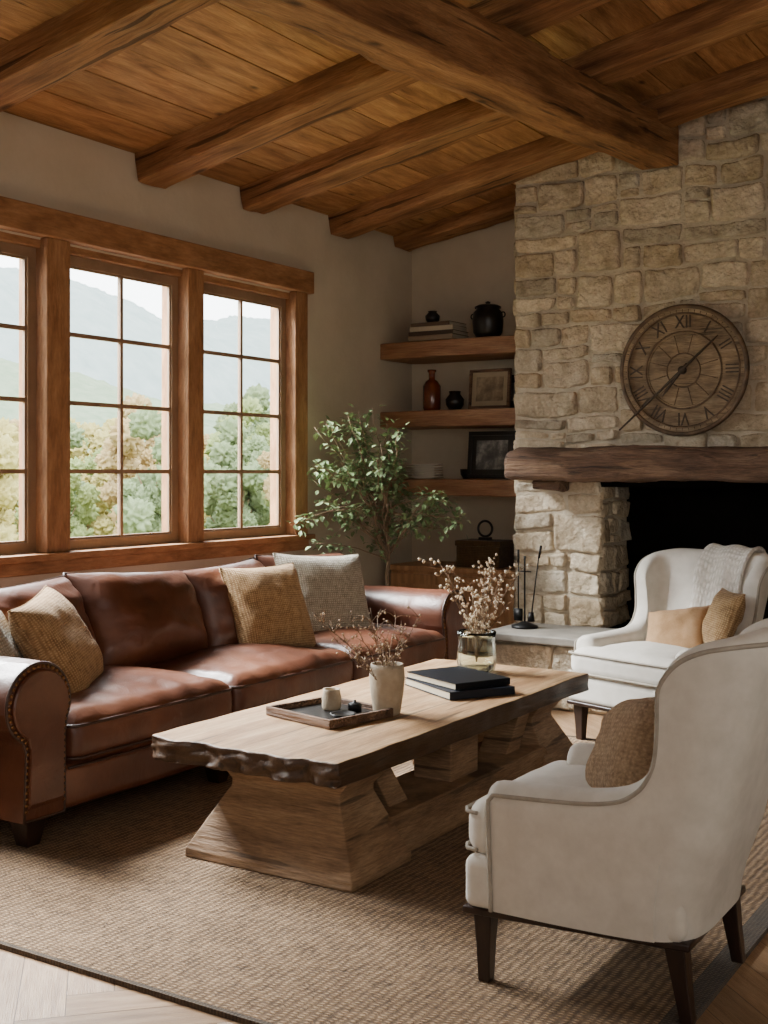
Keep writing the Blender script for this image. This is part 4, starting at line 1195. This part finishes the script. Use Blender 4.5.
for i in range(62):
    if i < 24:
        zz = rt.uniform(-.85, -.2); lo, hi = -.66, .56
    else:
        zz = rt.uniform(-.3, 1.0); lo, hi = -.52, .15
    prof = math.sqrt(max(0.05, 1 - zz * zz))
    lt = rt.uniform(lo, hi) * (.62 + .38 * prof)
    dd_ = rt.uniform(-.34, .34) * prof
    if lt < -.25 or lt > .3: dd_ = rt.uniform(-.30, -.02)
    tip = rv * lt + dv * dd_ + Vector((0, 0, 1.41 + .50 * zz))
    tip = clampx(tip)
    st_ = fork.lerp(fork2, rt.random()) if tip.z > 1.0 else fork
    c = curve(st_, tip, 7, .03); c = [clampx(p) for p in c]
    br.add(*tubeD(c, [.006 - .0006 * k for k in range(8)], 5))
    for q in range(32):
        t = rt.uniform(.5, 1.03); k = min(6, int(t * 7)); p = c[k].lerp(c[k + 1], min(1, t * 7 - k))
        d = Vector((rt.gauss(0, 1), rt.gauss(0, 1), rt.gauss(-.1, .7))).normalized()
        pp = p + d * rt.uniform(.01, .07)
        pp = clampx(pp)
        if TX + pp.x < -4.62: d.x = abs(d.x)
        leaf(pp, d, Vector((0, 0, 1)), rt.uniform(.034, .060))
br.build("trunk", M_bark, parent=tre, smooth=True, merge=False)
o = lf.build("foliage", M_leaf, parent=tre, smooth=False, merge=False, recalc=False)

# ------------------------------------------------------------------ outside
gm = MB(); vs = []; fs = []
NG = 70
def gz(x, y):
    d = -x - 5
    return -1.3 - min(d * .035, 2.4) + .4 * noise.noise(Vector((x * .08, y * .08, 1)))
for i in range(NG + 1):
    for j in range(NG + 1):
        x = -5.3 - (i / NG) ** 2 * 500; y = -120 + 720 * j / NG
        vs.append((x, y, gz(x, y)))
for i in range(NG):
    for j in range(NG):
        k = i * (NG + 1) + j; fs.append((k, k + 1, k + NG + 2, k + NG + 1))
gm.add(vs, fs)
M_grass = mat_noise("meadow", [(124, 130, 96), (140, 143, 108), (152, 150, 118)], scale=.3, rough=1, bump=0, spec=0)
o = gm.build("ground", M_grass, smooth=True); top(o, "grassy meadow sloping away outside", kind="structure")
def mountain(dist, hmax, seed, mat, name, base_=.6, var=.5):
    vs = []; fs = []; A, Bn = 60, 300
    for i in range(A + 1):
        for j in range(Bn + 1):
            y = -50 + 800 * j / Bn; t = i / A
            x = -dist - t * 160
            rdg = hmax * (base_ + var * noise.noise(Vector((y * .006 + seed, 1, seed))) + .06 * noise.noise(Vector((y * .03 + seed, 5, 1))))
            z = -4 + rdg * math.sin(min(1, t * 1.15) * pi / 2) + 5 * fbm((x * .035, y * .035, seed), 4) * t + 1.2 * noise.noise(Vector((x * .3, y * .3, seed)))
            vs.append((x, y, z))
    for i in range(A):
        for j in range(Bn):
            k = i * (Bn + 1) + j; fs.append((k, k + 1, k + Bn + 2, k + Bn + 1))
    m = MB(); m.add(vs, fs); o = m.build(name, mat, smooth=True)
    top(o, "forested green mountain ridge, haze painted into its colour", "mountain"); return o
M_m1 = mat_noise("near_hill_hazed", [(112, 130, 106), (138, 150, 126)], scale=.3, rough=1, bump=0, spec=0, detail=12)  # greens paled: distance haze is painted into the hill colour
M_m2 = mat_noise("far_hill_hazed", [(134, 149, 147), (154, 166, 163)], scale=.10, rough=1, bump=0, spec=0, detail=12)  # paler still, standing in for thicker haze farther off
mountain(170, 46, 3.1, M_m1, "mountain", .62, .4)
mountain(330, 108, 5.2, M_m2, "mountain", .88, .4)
TM = []
for k, pal in enumerate([[(120, 134, 84), (138, 150, 98), (154, 164, 114)], [(160, 148, 88), (172, 160, 102), (180, 170, 118)], [(108, 124, 88), (124, 138, 102), (138, 150, 116)], [(162, 136, 92), (170, 148, 106), (176, 156, 120)]]):  # leaf palettes lightened and muted to paint in distance haze
    mt_ = mat_noise("hazed_autumn_leaves_%d" % k, pal, scale=3.5, rough=1, bump=0, spec=0, detail=12)
    q = random.Random(60 + k); m = MB()
    for c in range(40):
        cc = Vector((q.gauss(0, .55), q.gauss(0, .55), 2.4 + q.gauss(0, .9))); rr = q.uniform(.18, .42)
        bm = bmesh.new(); bmesh.ops.create_icosphere(bm, subdivisions=4, radius=1)
        pts = []
        for v in bm.verts:
            nn_ = v.co.normalized()
            r_ = rr * (1 + .55 * fbm(nn_ * 4 + Vector((c, k, 0)), 4))
            pts.append(cc + nn_ * r_)
        m.add(pts, [[v.index for v in f.verts] for f in bm.faces]); bm.free()
    fo = m.build("foliage", mt_, smooth=True, merge=False, recalc=False)
    m = MB(); m.add(*tubeD([(0, 0, 0), (.1, 0, 1.2), (0, .1, 2.6)], [.12, .09, .04], 7))
    for c in range(6):
        a = q.uniform(0, 6.28); m.add(*tubeD([(.05, 0, 1.0 + c * .2), (math.cos(a) * .8, math.sin(a) * .8, 2.2 + c * .3)], [.05, .015], 5))
    tk = m.build("trunk", M_bark, merge=False)
    TM.append((fo.data, tk.data)); bpy.data.objects.remove(fo); bpy.data.objects.remove(tk)
qt = random.Random(5); placed = []
names = ["green", "golden yellow", "dull green", "pale orange"]
tries = 0
while len(placed) < 120 and tries < 9000:
    tries += 1
    ang = math.radians(qt.uniform(33, 58)); D = 30 + 62 * qt.random() ** .8
    x = -D * math.sin(ang); y = D * math.cos(ang)
    s = qt.uniform(.7, 1.15) * (.60 + D / 70)
    if any((x - a) ** 2 + (y - b) ** 2 < (1.6 * (s + c)) ** 2 for a, b, c in placed): continue
    placed.append((x, y, s))
    k = qt.choice([0, 0, 1, 1, 2, 2, 3])
    e = empty("autumn_tree", (x, y, gz(x, y) - .05), qt.uniform(0, 6)); e.scale = (s, s, s)
    top(e, "%s autumn tree in the meadow outside the windows" % names[k], "tree", "autumn trees outside")
    for nm, dt in (("foliage", TM[k][0]), ("trunk", TM[k][1])):
        c = bpy.data.objects.new(nm, dt); link(c, e)

# ------------------------------------------------------------------ light
w = bpy.data.worlds.new("World"); bpy.context.scene.world = w; w.use_nodes = True
bg = w.node_tree.nodes['Background']; bg.inputs[0].default_value = (.95, .98, 1.0, 1); bg.inputs[1].default_value = 9.5
def area(name, loc, target, sx, sy, power, col):
    l = bpy.data.lights.new(name, 'AREA'); l.shape = 'RECTANGLE'; l.size = sx; l.size_y = sy; l.energy = power; l.color = col
    o = bpy.data.objects.new(name, l); o.location = loc
    o.rotation_euler = (Vector(target) - Vector(loc)).to_track_quat('-Z', 'Y').to_euler(); COL.objects.link(o); return o
area("daylight", (-8.6, 4.4, 6.0), (-3.0, 4.7, .8), 5.0, 2.2, 10500, (.99, .99, .98))
area("rear_fill_light", (.6, -1.9, 2.3), (-2.6, 5.6, 2.2), 3.4, 2.0, 100, (1.0, .96, .91))  # added fill behind the camera; no window in that wall
area("ceiling_bounce_fill", (1.3, 3.0, 1.7), (-3.4, 4.6, 3.3), 2.0, 1.2, 18, (1.0, .94, .86))  # unseen fill added to lift the ceiling and upper wall, not a room lamp

# ------------------------------------------------------------------ camera
cam = bpy.data.cameras.new("camera"); co = bpy.data.objects.new("camera", cam); COL.objects.link(co)
co.location = (0, 0, 1.45); co.rotation_euler = (pi / 2, 0, math.radians(32))
cam.sensor_width = 36; cam.lens = 1200 / 1024 * 36; cam.shift_y = -39 / 1024
cam.clip_end = 2000
bpy.context.scene.camera = co
